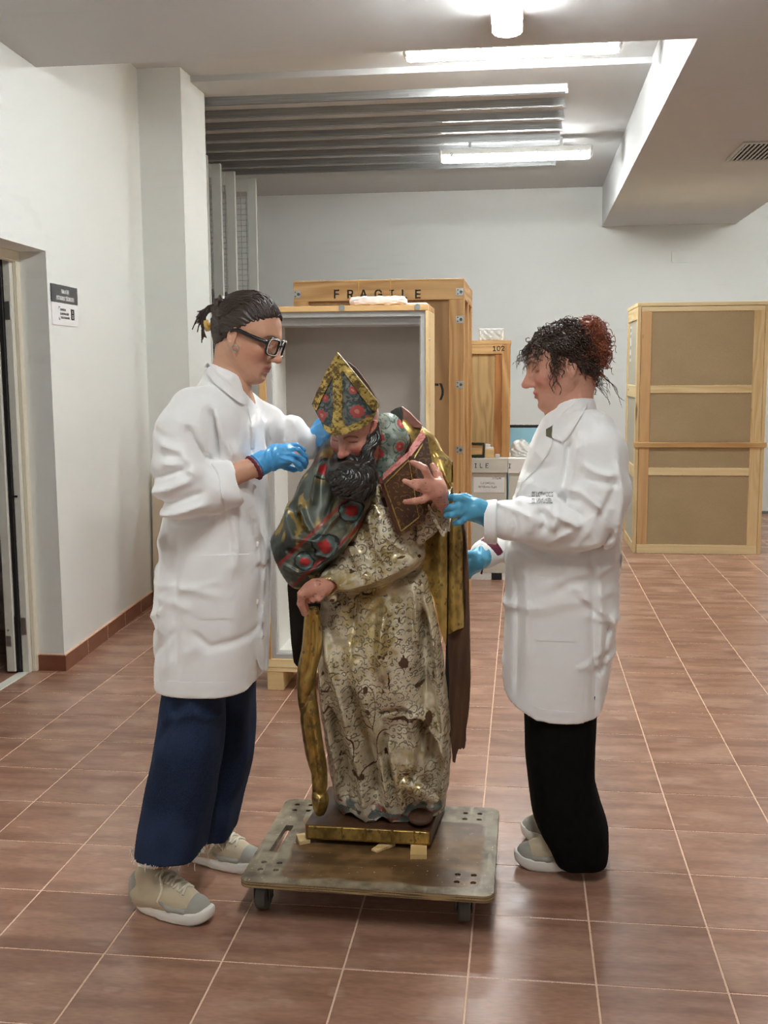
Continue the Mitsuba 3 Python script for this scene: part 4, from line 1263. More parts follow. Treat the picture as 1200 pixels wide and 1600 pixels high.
def front_y(px, py, p=2.3):
    """Depth of the robe's front at a pixel."""
    q = S(px, py, 3.03)
    r_ = [np.interp(q[2], rows_s[:, 0], rows_s[:, i]) for i in range(1, 5)]
    u = min(abs(q[0] - (r_[0] + r_[1]) / 2) / ((r_[1] - r_[0]) / 2), .985)
    return (r_[2] + r_[3]) / 2 - (r_[3] - r_[2]) / 2 * (1 - u ** p) ** (1 / p)


F = Field([-.70, 2.90, pz1 - .01], [-.18, 3.36, 1.30], .0042)
F.loft(rows, p=2.3, cap=.004)


def ridge(pts, r, k=0, sink=0, dy=0.0, ym=3.13):
    F.stroke([S(x, y, front_y(x, y)) for x, y in pts], 2.3 * float(np.mean(r)), .80 * float(np.mean(r)), ym)


def groove(pts, r, k=0, dy=0.0, ym=3.13):
    F.stroke([S(x, y, front_y(x, y)) for x, y in pts], -4.2 * float(np.mean(r)), 1.1 * float(np.mean(r)), ym, sharp=True)


# the blousing over the belt, the knee and the long folds
ridge([(516, 912), (545, 914), (575, 905), (605, 893), (640, 876), (660, 864)], [.018, .024, .027, .027, .026, .02], .03, -.1)
F.ell(S(602, 1035, 3.02), [.075, .05, .15], .05)
F.ell(S(640, 1180, 3.05), [.05, .03, .09], .04)
groove([(510, 934), (560, 932), (600, 918), (640, 903), (664, 888)], [.008, .011, .012, .011, .008], .015, -.008)
ridge([(508, 985), (514, 1020), (525, 1056), (536, 1093), (550, 1156), (565, 1209), (570, 1256), (573, 1287)], [.014, .016, .019, .02, .022, .022, .02, .019])
ridge([(500, 1000), (504, 1060), (508, 1105), (517, 1160), (528, 1203), (527, 1246)], [.012, .014, .014, .015, .014, .010], .015, .2)
ridge([(548, 985), (552, 1030), (568, 1080), (588, 1130), (598, 1190), (606, 1240), (612, 1282)], [.014, .016, .017, .018, .018, .018, .018])
ridge([(606, 1150), (618, 1200), (628, 1240), (634, 1276)], [.012, .014, .016, .016])
ridge([(661, 897), (670, 935), (679, 972), (687, 1025), (690, 1064), (697, 1127), (700, 1160)], [.012, .017, .02, .021, .021, .02, .016])
ridge([(646, 915), (652, 950), (655, 985), (656, 1010)], [.012, .014, .013, .009])
ridge([(640, 1105), (668, 1122), (688, 1145), (701, 1175), (696, 1205), (690, 1240)], [.012, .015, .017, .018, .017, .014])
ridge([(605, 945), (601, 980), (597, 1020), (603, 1060)], [.014, .018, .02, .014], .03, .3)
ridge([(640, 1110), (648, 1150), (650, 1185), (640, 1205)], [.016, .017, .016, .012])
ridge([(578, 795), (582, 830), (592, 860), (610, 885)], [.012, .015, .016, .012])
ridge([(604, 835), (620, 850), (640, 860)], [.01, .014, .01])
ridge([(545, 850), (560, 880), (575, 900)], [.01, .013, .01])
groove([(560, 800), (566, 840), (578, 870)], [.004, .007, .004])
groove([(555, 936), (552, 965), (549, 1000), (553, 1040)], [.005, .009, .010, .004])
groove([(662, 950), (661, 995), (662, 1050), (664, 1105)], [.005, .011, .012, .006], .012)
groove([(540, 1060), (556, 1110), (572, 1160), (584, 1215), (588, 1260)], [.006, .010, .011, .010, .008])
groove([(600, 1140), (603, 1180), (611, 1225)], [.005, .009, .007])
groove([(590, 1113), (620, 1107), (650, 1112)], [.003, .0055, .004], .006)
groove([(659, 1118), (657, 1150), (654, 1186), (640, 1215)], [.006, .010, .010, .006])
groove([(672, 1144), (672, 1170), (671, 1192)], [.005, .009, .006])
groove([(516, 1110), (524, 1150), (538, 1200), (543, 1250)], [.006, .010, .012, .012])
# flap of the hem over the shoe
F.chain([S(616, 1222, 3.045), S(632, 1224, 3.03), (S(655, 1234, 3.025)), S(680, 1248, 3.05)], [.012, .017, .018, .012], .012, k0=.01)
F.ell(S(657, 1268, 3.055), [.048, .055, .024], .01, op='cut')
F.put(lambda X, Y, Z: pz1 + .0008 + .016 * np.clip(np.sin(X * 62 + 1.2), 0, 1) * np.clip((3.16 - Y) / .05, 0, 1) - Z, [-1, 2, 0], [1, 4, .4], .004, op='and')
F.wave(lambda x, y, z: .0025 * np.sin(x * 60 + 14 * np.sin(z * 12)) * (meshkit.fbm(np.stack([x * 9, y * 9, z * 9], -1), 2, 3) - .2) + .004 * (meshkit.fbm(np.stack([x * 22, y * 22, z * 22], -1), 3, 5) - .5))
robe = F.mesh(1)
obj('robe', robe, 'robe_paint', st, True)
g = Field([-.36, 2.95, pz1 - .01], [-.2, 3.2, pz1 + .08], .004)
g.ell(S(657, 1276, 3.075), [.038, .052, .017], 0)
g.put(lambda X, Y, Z: pz1 + .001 - Z + 0 * X + 0 * Y, [-1, 2, 0], [1, 4, .4], op='and')
obj('shoe', g.mesh(1), 'worn_wood', st, True, label='dark carved shoe tip under the hem')

# cope: the painted front half at the left
F = Field([-.80, 2.86, .88], [-.28, 3.34, 1.46], .0042)
cr_px = [(672, 520, 575, 3.10, 3.24), (690, 508, 585, 3.05, 3.26), (720, 491, 590, 3.01, 3.26), (760, 466, 590, 2.965, 3.22), (800, 447, 574, 2.94, 3.17), (830, 431, 560, 2.925, 3.14), (845, 427, 552, 2.92, 3.13), (870, 432, 527, 2.93, 3.12), (890, 439, 512, 2.955, 3.12), (904, 447, 500, 2.98, 3.12), (914, 456, 488, 3.0, 3.12)]
rws = []
for py, a, b_, yf, yb in cr_px:
    p0, p1 = S(a, py, (yf + yb) / 2), S(b_, py, 3.05)
    rws.append((p0[2], p0[0], p1[0], yf, yb))
F.loft(rws, p=2.4, cap=.008)
rows_s = np.array(sorted(rws))
ridge([(452, 790), (454, 815), (462, 838), (486, 842), (500, 845)], [.012, .017, .016, .015, .01], .02)
ridge([(446, 880), (470, 893), (500, 885), (525, 866), (548, 838), (566, 806), (582, 772)], [.007, .008, .009, .009, .009, .009, .008], .008, .2)
ridge([(470, 780), (478, 815), (488, 835)], [.010, .013, .008], .02)
ridge([(505, 715), (495, 745), (490, 790)], [.012, .014, .010], .03)
ridge([(540, 790), (515, 820), (495, 850)], [.008, .012, .008], .02)
groove([(466, 800), (468, 822), (482, 832)], [.005, .009, .005])
groove([(448, 858), (470, 864), (500, 858)], [.004, .007, .004])
groove([(530, 760), (515, 790), (505, 815)], [.004, .007, .004])
for mx, mz, mr in MOT[:3]:
    F.stroke([[mx + mr * math.cos(t), 0, mz + mr * math.sin(t)] for t in np.linspace(0, 6.28, 17)], .006, .005, 3.08, False, False)
    F.stroke([[mx - .003, 0, mz], [mx + .003, 0, mz]], .007, mr * .45, 3.08, False, False)
F.wave(lambda x, y, z: .008 * (meshkit.fbm(np.stack([x * 18, y * 18, z * 15], -1), 3, 8) - .5) + .003 * np.sin(x * 70 + z * 40))
obj('cope', F.mesh(1), 'cope_paint', st, True, label='dark green painted cope with red flowers')
# its dark hanging back edge
obj('cope_back', relief([(452, 890), (449, 915), (452, 960), (455, 1005), (459, 1036), (466, 1043), (478, 1040), (497, 1010), (500, 960), (500, 900), (470, 885)], lambda x, y: 3.09 + (x - 452) * .0008, .10), 'black_wood', st, 30, label='blackened hanging edge of the cope')

# gilded fold hanging from the right hand
F = Field([-.72, 2.88, .16], [-.48, 3.16, .92], .0036)
gp = [(950, 479, 497), (965, 475, 499), (985, 473, 501), (1010, 471, 501), (1030, 467, 499), (1046, 464, 497), (1066, 463, 495), (1086, 464, 494), (1116, 467, 496), (1137, 470, 499), (1171, 475, 504), (1192, 480, 508), (1214, 486, 510), (1235, 487, 511), (1249, 486, 513), (1262, 488, 511), (1274, 493, 506)]
rws = []
for py, a, b_ in gp:
    yc = 2.99 + .05 * (py - 950) / 320
    p0, p1 = S(a, py, yc), S(b_, py, yc)
    w = (p1[0] - p0[0]) * .42
    rws.append((p0[2], p0[0], p1[0], yc - w, yc + w + .02))
F.loft(rws, p=2.0, cap=.004)
Sg = lambda q: [S(x, y, 2.97 + .05 * (y - 950) / 320) for x, y in q]
F.stroke(Sg([(499, 1035), (490, 1070), (478, 1100), (467, 1122)]), -.009, .006, 3.2, True)
F.stroke(Sg([(478, 960), (477, 1000), (472, 1040), (468, 1075)]), .006, .006, 3.2)
F.stroke(Sg([(487, 960), (488, 1000), (484, 1035), (476, 1065)]), -.010, .005, 3.2, True)
F.stroke(Sg([(494, 965), (496, 1000), (495, 1030)]), .006, .006, 3.2)
F.stroke(Sg([(480, 1115), (486, 1150), (492, 1190), (497, 1225)]), -.008, .005, 3.2, True)
F.stroke(Sg([(489, 1105), (494, 1150), (500, 1190), (505, 1220)]), .006, .007, 3.2)
F.stroke(Sg([(474, 1130), (480, 1165), (487, 1200)]), .005, .006, 3.2)
F.stroke(Sg([(490, 1238), (500, 1243), (511, 1240)]), -.006, .004, 3.2, True)
F.stroke(Sg([(500, 1248), (497, 1262), (494, 1272)]), .006, .006, 3.2)
obj('gilded_fold', F.mesh(1), 'old_gold', st, True, label='gilded fold hanging from the right hand')

# right half of the cope: gilded lining, worn outer edge, collar
Yg = lambda x, y: 3.10 - .00022 * (x - 660) + .012 * math.sin((x - 650) / 9.0)
obj('gilded_lining', relief([(640, 790), (697, 780), (699, 870), (698, 985), (697, 1010), (688, 985), (681, 945), (668, 912), (655, 885), (645, 850)], Yg, .05, 4), 'old_gold', st, 30, label='gilded lining of the cope')
obj('gilded_lining', relief([(703, 800), (716, 800), (723, 840), (724, 910), (727, 960), (726, 980), (712, 985), (700, 992), (701, 900)], lambda x, y: 3.075 + .012 * ((x - 712) / 10) ** 2, .07, 3.5), 'old_gold', st, 30, label='gilded outer fold of the cope')
obj('worn_edge', relief([(700, 990), (712, 983), (726, 975), (728, 940), (723, 850), (722, 815), (727, 830), (731, 900), (733, 1000), (734, 1070), (732, 1110), (730, 1130), (727, 1148), (726, 1158), (727, 1168), (724, 1171), (722, 1168), (719, 1172), (717, 1169), (713, 1180), (711, 1193), (707, 1190), (706, 1172), (704, 1160), (702, 1100)], lambda x, y: 3.10 + .006 * math.sin(x / 3.5 + y / 40), .06, 3.5), 'worn_wood', st, 30, label='bare worn wood at the edge of the cope')
obj('inner_edge', relief([(697, 830), (704, 830), (702, 990), (700, 1160), (694, 1130), (697, 990)], lambda x, y: 3.14, .05, 4), 'black_wood', st)
obj('outer_edge', relief([(717, 770), (722, 800), (727, 830), (731, 900), (733, 1000), (728, 1004), (724, 900), (719, 840)], lambda x, y: 3.115, .06, 3), 'oxblood', st)
F = Field([-.46, 2.96, 1.04], [-.20, 3.34, 1.46], .0042)
F.chain([S(628, 668, 3.18), S(658, 700, 3.16), S(690, 738, 3.14), S(708, 772, 3.13), S(709, 815, 3.13)], [.045, .045, .038, .030, .024], .03)
F.stroke([S(650, 690, 3.1), S(680, 725, 3.1), S(712, 770, 3.1)], .012, .010, 3.4)
F.stroke([S(668, 700, 3.1), S(690, 740, 3.1), S(702, 790, 3.1)], -.012, .008, 3.4)
obj('cope_shoulder', F.mesh(1), 'old_gold', st, True, label='gilded shoulder of the cope behind the book')
obj('orphrey', (lambda: (lambda F: F.chain([S(590, 665, 3.12), S(607, 668, 3.10), S(616, 690, 3.085), S(612, 722, 3.08), S(604, 745, 3.08)], [.035, .036, .034, .03, .02], .03).ell(S(585, 720, 3.13), [.05, .06, .10], .03).wave(lambda x, y, z: .003 * np.sin(z * 60)).mesh(1))(Field([-.5, 3.0, 1.1], [-.3, 3.28, 1.44], .0042)))(), 'orphrey_paint', st, True, label='pale painted band with red flowers over the shoulder')
Yc_ = lambda x, y: 3.115 + .018 * math.sin((x - 612) / 11.0) + .0006 * (x - 612)
obj('collar', relief([(618, 640), (627, 635), (640, 645), (650, 656), (659, 664), (657, 669), (645, 667), (637, 672), (632, 692), (627, 722), (620, 725), (622, 690), (626, 660)], Yc_, .03, 3), 'pink_lining', st, 30, label='turned out pinkish collar')
obj('collar_edge', relief([(610, 643), (618, 638), (627, 635), (629, 648), (627, 680), (621, 712), (612, 735), (607, 732), (616, 700), (619, 670), (613, 652)], lambda x, y: Yc_(x, y) - .016, .03, 3), 'cope_paint', st, 30, label='dark green collar edge')
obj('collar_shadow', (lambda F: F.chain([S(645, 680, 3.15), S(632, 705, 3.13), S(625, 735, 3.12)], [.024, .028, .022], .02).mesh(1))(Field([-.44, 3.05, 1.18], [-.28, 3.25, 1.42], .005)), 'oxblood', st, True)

# left sleeve and the hand on the book
F = Field([-.46, 2.90, 1.0], [-.20, 3.28, 1.34], .0038)
F.chain([S(716, 782, 3.12), S(703, 788, 3.06), S(694, 784, 3.01)], [.045, .036, .026], .02)
F.chain([S(706, 800, 3.05), S(700, 818, 3.03), S(692, 834, 3.01)], [.028, .017, .006], .02, k0=.02, squash=(np.array([.3, 1, 0]) / 1.044, .55))
F.chain([S(668, 790, 2.995), S(680, 815, 2.985), S(693, 837, 3.0)], [.006, .006, .005], .006, k0=.008)
F.cone(S(684, 796, 2.96), S(692, 824, 2.985), .013, .006, .006, 'cut')
F.chain([S(676, 800, 3.07), S(668, 822, 3.06), S(656, 846, 3.06)], [.034, .026, .012], .02)
obj('sleeve', F.mesh(1, largest=False), 'robe_paint', st, True, label='hanging left sleeve with turned edge')
F = Field([-.46, 2.84, 1.08], [-.20, 3.10, 1.34], .0026)
F.chain([S(698, 790, 3.0), S(690, 778, 2.965), S(681, 765, 2.93), S(672, 758, 2.915)], [.024, .023, .028, .021], .012, squash=None)
fing = [[(670, 747, 2.905), (663, 732, 2.89), (655, 727, 2.898), (644, 722.5, 2.915)], [(668, 757, 2.90), (658, 754, 2.885), (648, 753.5, 2.893)], [(667, 766, 2.90), (652, 761, 2.885), (643, 756, 2.895), (632, 751.5, 2.91)], [(670, 775, 2.91), (660, 781, 2.895), (648, 783, 2.90), (633, 784, 2.915)]]
for q in fing:
    n_ = len(q)
    F.chain([S(*p_) for p_ in q], [.0115, .0100, .0088, .0070][:n_] if n_ > 3 else [.0115, .0100, .0095], .004, k0=.010)
F.chain([S(688, 756, 2.95), S(684, 742, 2.97), S(676, 728, 2.985)], [.014, .011, .009], .006, k0=.012)
obj('left_hand', F.mesh(1), 'painted_flesh', st, True)
obj('finger_stump', cyl(S(648.6, 753.5, 2.893), S(645.5, 753, 2.896), .0088, 12, .0075), 'worn_wood', st)

# the open book, its spine towards the viewer
def slab(q, t):
    a = np.array([S(*p_) for p_ in q])
    return trimesh.convex.convex_hull(np.vstack([a, a + np.array(t)]))


S1, S2 = (643, 712, 2.955), (660, 815, 2.965)
A0, A1 = (597, 752, 2.965), (624, 839, 2.975)
B0, B1 = (667, 681, 3.02), (684, 770, 3.03)
bk = obj('book', cat_([slab([A0, S1, S2, A1], (0, .008, .001)), slab([S1, B0, B1, S2], (0, .008, .001)), tube([S(*S1), S(*S2)], .008, 10)]), 'book_leather', st, label='dark leather bound open book')
sh = lambda q, dx, dy, dY: (q[0] + dx, q[1] + dy, q[2] + dY)
obj('pages', slab([sh(A0, 1, 2, .009), sh(S1, 0, 3, .009), sh(S2, -1, -4, .009), sh(A1, 1, -4, .009)], (-.006, .052, .020)), 'page_pink', bk)
obj('pages', slab([sh(S1, 1, 3, .009), sh(B0, -2, 3, .009), sh(B1, -3, -4, .009), sh(S2, 1, -4, .009)], (-.014, .050, .020)), 'page_pink', bk)
obj('fore_edge', slab([sh(A0, -3.5, 3, .012), sh(A0, 1.5, 3, .009), sh(A1, 1.5, -3, .009), sh(A1, -3.5, -3, .012)], (-.010, .048, .012)), 'book_edge', bk)
obj('cover_rim', cat_([tube([S(*sh(a, 0, 0, -.002)), S(*sh(b_, 0, 0, -.002))], .0022, 6) for a, b_ in ((sh(A0, 4, 5, 0), sh(A1, 3, -9, 0)), (sh(A1, 3, -9, 0), sh(S2, -5, -7, 0)), (sh(S2, -5, -7, 0), sh(S1, -4, 7, 0)), (sh(S1, -4, 7, 0), sh(A0, 4, 5, 0)), (sh(B0, -3, 6, 0), sh(B1, -3, -5, 0)), (sh(B0, -3, 6, 0), sh(S1, 4, 4, 0)))]), 'old_gold', bk)

# right cuff and hand
F = Field([-.66, 2.86, .88], [-.40, 3.16, 1.10], .0028)
F.chain([S(550, 872, 3.06), S(534, 887, 3.03), S(520, 903, 2.98), S(512, 914, 2.95)], [.045, .036, .030, .030], .012)
F.cone(S(512, 916, 2.945), S(506, 924, 2.925), .026, .024, .004, 'cut')
F.chain([S(518, 935, 2.97), S(506, 945, 2.96)], [.016, .010], .01, k0=.015)
obj('cuff', F.mesh(1), 'robe_paint', st, True)
F = Field([-.70, 2.82, .82], [-.48, 3.06, 1.06], .0026)
F.chain([S(514, 911, 2.96), S(505, 917, 2.935), S(492, 920, 2.915), S(484, 922, 2.91)], [.022, .023, .026, .020], .012)
F.chain([S(482, 920, 2.905), S(472, 928, 2.90), S(470, 943, 2.91), S(476, 959, 2.925)], [.0145, .0125, .0105, .0085], .005, k0=.010)
F.chain([S(488, 918, 2.925), S(477, 924, 2.94), S(474, 940, 2.95), S(479, 952, 2.955)], [.0135, .0115, .0100, .0085], .005, k0=.010)
F.chain([S(494, 930, 2.915), S(489, 937, 2.905)], [.0115, .0095], .005, k0=.008)
F.chain([S(502, 925, 2.91), S(498, 935, 2.90)], [.0125, .0105], .005, k0=.008)
F.chain([S(484, 930, 2.925), S(483, 938, 2.93)], [.0115, .0095], .005, k0=.008)
obj('right_hand', F.mesh(1), 'painted_flesh', st, True)
obj('finger_stump', cat_([cyl(S(489, 936, 2.907), S(488, 942, 2.903), .0085, 12, .006), cyl(S(498, 934, 2.902), S(497, 942, 2.90), .0085, 12, .006), cyl(S(483, 937, 2.93), S(483.5, 943, 2.932), .008, 12, .006)]), 'worn_wood', st)

# head
HF = Frame(S(556, 671, 3.045), np.array([-.33, -.80, -.46]), np.array([-.10, -.42, .9]), .88)
F = Field(HF.o - .17, HF.o + .17, .0028)
sculpt_head(F, HF, nose=1.15, brow=1.15)
F.cone(HF(-.02, 0, -.03), S(575, 760, 3.14), .05, .06, .03)
hm = F.mesh(1)
lc = HF.local(hm.vertices)
col = np.tile(lin(204, 154, 136), (len(lc), 1))
red = np.exp(-(((np.abs(lc[:, 1]) - .042) / .022) ** 2 + ((lc[:, 2] + .028) / .024) ** 2))[:, None] + .9 * np.exp(-((lc[:, 0] - .112) / .018) ** 2 - (lc[:, 1] / .016) ** 2 - ((lc[:, 2] + .026) / .022) ** 2)[:, None]
col = col * (1 - .85 * np.clip(red, 0, 1)) + np.array(lin(188, 92, 76)) * .85 * np.clip(red, 0, 1)
browm = np.exp(-((lc[:, 2] - .031 + 2.2 * (np.abs(lc[:, 1]) - .028) ** 2 * 10) / .0045) ** 2) * (np.abs(lc[:, 1]) > .012) * (np.abs(lc[:, 1]) < .05) * (lc[:, 0] > .04)
lidm = np.exp(-((lc[:, 2] - .0035) / .0022) ** 2) * (np.abs(np.abs(lc[:, 1]) - .031) < .014) * (lc[:, 0] > .06)
dk = np.clip(.75 * browm + .85 * lidm, 0, 1)[:, None]
col = col * (1 - dk) + np.array(lin(60, 42, 34)) * dk
mott = (.85 + .3 * meshkit.fbm(lc * 60, 3, 2))[:, None]
scene['head_flesh'] = {'type': 'twosided', 'bsdf': {'type': 'principled', 'base_color': {'type': 'mesh_attribute', 'name': 'vertex_color'}, 'roughness': .34, 'specular': .5}}
obj('head', hm, 'head_flesh', st, True, color=np.clip(col * mott, 0, 1))

# beard and hair locks
F = Field(S(500, 800, 2.85) - .01, S(610, 660, 3.2) + .01, .004)
bp = lambda x, y, z: HF(x, y, z)
F.ell(S(545, 742, 2.955), [.056, .045, .038], .02)
F.chain([S(547, 748, 2.945), S(553, 762, 2.955), S(562, 776, 2.97)], [.038, .031, .015], .03, k0=.03)
F.chain([S(570, 704, 3.01), S(574, 728, 2.99), S(568, 750, 2.975)], [.013, .022, .026], .02, k0=.02)
F.chain([S(518, 722, 2.97), S(520, 744, 2.95)], [.012, .020], .02, k0=.02)
F.chain([S(586, 662, 3.035), S(584, 680, 3.03), S(578, 698, 3.02), S(573, 712, 3.0)], [.012, .016, .015, .014], .015, k0=.015)
beard = F.mesh(1)
gg = np.random.default_rng(5)
paths = []
for k in range(64):
    a = gg.random()
    x0, y0 = 516 + 66 * a + gg.normal(0, 2), 722 + 26 * gg.random() - 16 * max(0, a - .7) / .3
    Yb = 2.905 + .055 * (2 * a - .75) ** 2 + gg.normal(0, .006)
    L = 34 + 30 * gg.random()
    drift = (548 - x0) * .25 + 10
    pts_ = [S(x0 + drift * t + 7 * math.sin(5.5 * t + 6.28 * gg.random()), min(y0 + L * t, 780 - 10 * abs(a - .6)), Yb + .035 * t + gg.normal(0, .002)) for t in (0, .25, .5, .75, 1)]
    paths.append(pts_)
for k in range(26):            # moustache
    sd_ = 1 if k % 2 else -1
    b0 = HF(.098, sd_ * .006, -.043)
    paths.append([b0 + HF.R @ (np.array(q) * .9 + gg.normal(0, .002, 3)) for q in ((0, 0, 0), (-.002, sd_ * .016, -.008), (-.012, sd_ * .030, -.020), (-.018, sd_ * .034, -.040))])
for k in range(22):            # side locks by the ears
    paths.append([S(580 + gg.normal(0, 4), 668 + gg.normal(0, 5), 3.005), S(580 + gg.normal(0, 5), 688, 2.995), S(571 + gg.normal(0, 4), 703, 2.985), S(574 + gg.normal(0, 4), 720, 2.98)])
from scipy.spatial import cKDTree
kd = cKDTree(beard.vertices)
bn = meshkit.arrays(beard, True)[2]
for k in range(64):
    q = np.array(paths[k])
    q[:, 1] -= .05
    for it in range(5):
        # slide each point towards the viewer's side of the beard
        i = kd.query(q * [1, 1, 1])[1]
        q = q * .4 + (beard.vertices[i] + bn[i] * .005) * .6
    paths[k] = q
strands = wavy_tubes(paths, .0074, 7, 26, .0085, 2.2, .45, 3)
obj('beard', cat_([beard, strands]), 'beard_paint', st, True, label='dark curly carved beard and moustache')

F = Field(S(583, 668, 3.0) - .05, S(583, 668, 3.0) + .05, .0025)
F.ell(S(583, 667, 3.0), [.011, .010, .021], 0, rot([0, 1, 0], 18))
F.ell(S(582.5, 665, 2.989), [.006, .006, .012], .004, rot([0, 1, 0], 18), 'cut')
F.ell(S(580, 676, 2.998), [.006, .007, .008], .005)
obj('ear', F.mesh(1), 'rosy_flesh', st, True)

# mitre
def Ym(x, y):
    return 2.985 - (650 - y) * .00035 * .6 - .045 * max(0., 1 - ((x - 537) / 56) ** 2) + (655 - y) * .0004


front_o = [(527, 550.5), (545, 572), (566, 598), (591, 629), (588, 642), (580, 660), (566, 669), (545, 677), (530, 681), (518, 681), (507, 671), (497, 650), (487, 632), (495, 612), (510, 580)]
mt = obj('mitre', relief(front_o, lambda x, y: Ym(x, y), .02, 4), 'mitre_paint', st, 30, label='tall mitre with gilded bands and red flowers')
back_o = [(543, 565), (556, 575), (575, 600), (592, 630), (586, 655), (560, 665), (530, 640), (535, 590)]
obj('back_plate', relief(back_o, lambda x, y: Ym(x, y) + .10, .02, 5), 'worn_wood', mt, 30)
core = Field(S(480, 690, 2.9) - .02, S(600, 560, 3.2) + .02, .005)
core.loft([(S(545, 672, 3.04)[2], S(514, 670, 3.04)[0], S(582, 670, 3.04)[0], 2.965, 3.13), (S(545, 640, 3.04)[2], S(500, 640, 3.04)[0], S(588, 640, 3.04)[0], 2.965, 3.13), (S(545, 612, 3.04)[2], S(512, 612, 3.04)[0], S(575, 612, 3.04)[0], 3.0, 3.09)], p=2.2)
obj('lining', core.mesh(1), 'worn_wood', mt, True)
gb = lambda o, d=-.006, t=.012: relief(o, lambda x, y: Ym(x, y) + d, t, 3)
obj('band', gb([(527, 550.5), (536, 561), (520, 590), (505, 617), (494, 643), (487, 632), (495, 612), (510, 580)]), 'leaf_gold', mt, 30)
obj('band', gb([(527, 550.5), (545, 572), (566, 598), (591, 629), (589, 641), (584, 644), (565, 620), (545, 592), (534, 578), (521, 575)]), 'leaf_gold', mt, 30)
obj('band', gb([(521, 575), (534, 576), (535, 620), (534, 652), (540, 667), (518, 668), (521, 640), (520, 600)], -.009, .014), 'leaf_gold', mt, 30)
obj('band', gb([(507, 671), (505, 663), (517, 669), (540, 667), (565, 657), (585, 645), (588, 642), (580, 660), (566, 669), (545, 677), (530, 681), (518, 681)], -.007, .014), 'leaf_gold', mt, 30)
# ------------------------------------------------------------------ people
weave = lambda p, n, uv: 0.00035 * fbm(p.x * 220, p.y * 220, p.z * 220, 2) + 0.0022 * fbm(p.x * 24, p.y * 24, p.z * 15, 3)
principled('coat_cloth', lambda p, n, uv: mi.Color3f(lin(238, 238, 238)) * (0.955 + 0.06 * fbm(p.x * 18, p.y * 18, p.z * 18, 3)), 0.85, spec=0.15, bump=weave, sheen=0.2)


def denim(p, n, uv):
    tw = noise(p.x * 520 + p.z * 260, p.y * 520, p.z * 420)
    f = fbm(p.x * 7, p.y * 7, p.z * 5, 3)
    return mix(lin(24, 32, 52), lin(50, 64, 92), 0.42 * tw + 0.6 * smoothstep(.45, .8, f))


principled('denim', denim, 0.85, spec=0.15)
principled('black_cloth', lambda p, n, uv: mi.Color3f(lin(16, 16, 17)) * (0.7 + 0.5 * noise(p.x * 90, p.y * 90, p.z * 40)), 0.9, spec=0.1)
principled('nitrile', lambda p, n, uv: mi.Color3f(lin(74, 158, 216)) * (0.9 + 0.16 * fbm(p.x * 60, p.y * 60, p.z * 60, 3)), 0.38, spec=0.45, bump=lambda p, n, uv: 0.0022 * fbm(p.x * 70, p.y * 70, p.z * 70, 3))
principled('nitrile_teal', lambda p, n, uv: mi.Color3f(lin(84, 162, 198)) * (0.9 + 0.16 * fbm(p.x * 60, p.y * 60, p.z * 60, 3)), 0.38, spec=0.45, bump=lambda p, n, uv: 0.0022 * fbm(p.x * 70, p.y * 70, p.z * 70, 3))
plain('shoe_beige', (196, 182, 156), 0.06, 0.8, 40)
plain('shoe_grey', (162, 160, 150), 0.06, 0.85, 40)
plain('shoe_sole', (232, 230, 222), 0.03, 0.5, 30)
plain('lace', (222, 214, 196), 0.06, 0.8, 60)
plain('sock_white', (228, 228, 226), 0.03, 0.9, 40)
plain('burgundy', (104, 40, 58), 0.25, 0.8, 90)
plain('amber_resin', (206, 168, 96), 0.1, 0.25, 30)
plain('tortoise', (70, 48, 34), 0.4, 0.25, 120)
plain('frame_black', (24, 22, 22), 0.05, 0.25)
plain('frame_white', (232, 228, 224), 0.03, 0.3)
plain('shirt_olive', (92, 90, 72), 0.06, 0.9, 50)
scene['lens_glass'] = {'type': 'thindielectric', 'int_ior': 1.35}
principled('hair_dark', lambda p, n, uv: mi.Color3f(lin(56, 44, 38)) * (0.65 + 0.7 * fbm(p.x * 60, p.y * 60, p.z * 60, 2)), 0.42, spec=0.5)
principled('hair_brown', lambda p, n, uv: mix(lin(44, 33, 29), lin(70, 50, 40), fbm(p.x * 60, p.y * 60, p.z * 60, 2)), 0.45, spec=0.5)
principled('hair_auburn', lambda p, n, uv: mix(lin(104, 52, 38), lin(164, 92, 62), fbm(p.x * 50, p.y * 50, p.z * 50, 2)), 0.45, spec=0.5)
scene['skin'] = {'type': 'twosided', 'bsdf': {'type': 'principled', 'base_color': {'type': 'mesh_attribute', 'name': 'vertex_color'}, 'roughness': .5, 'specular': .4}}


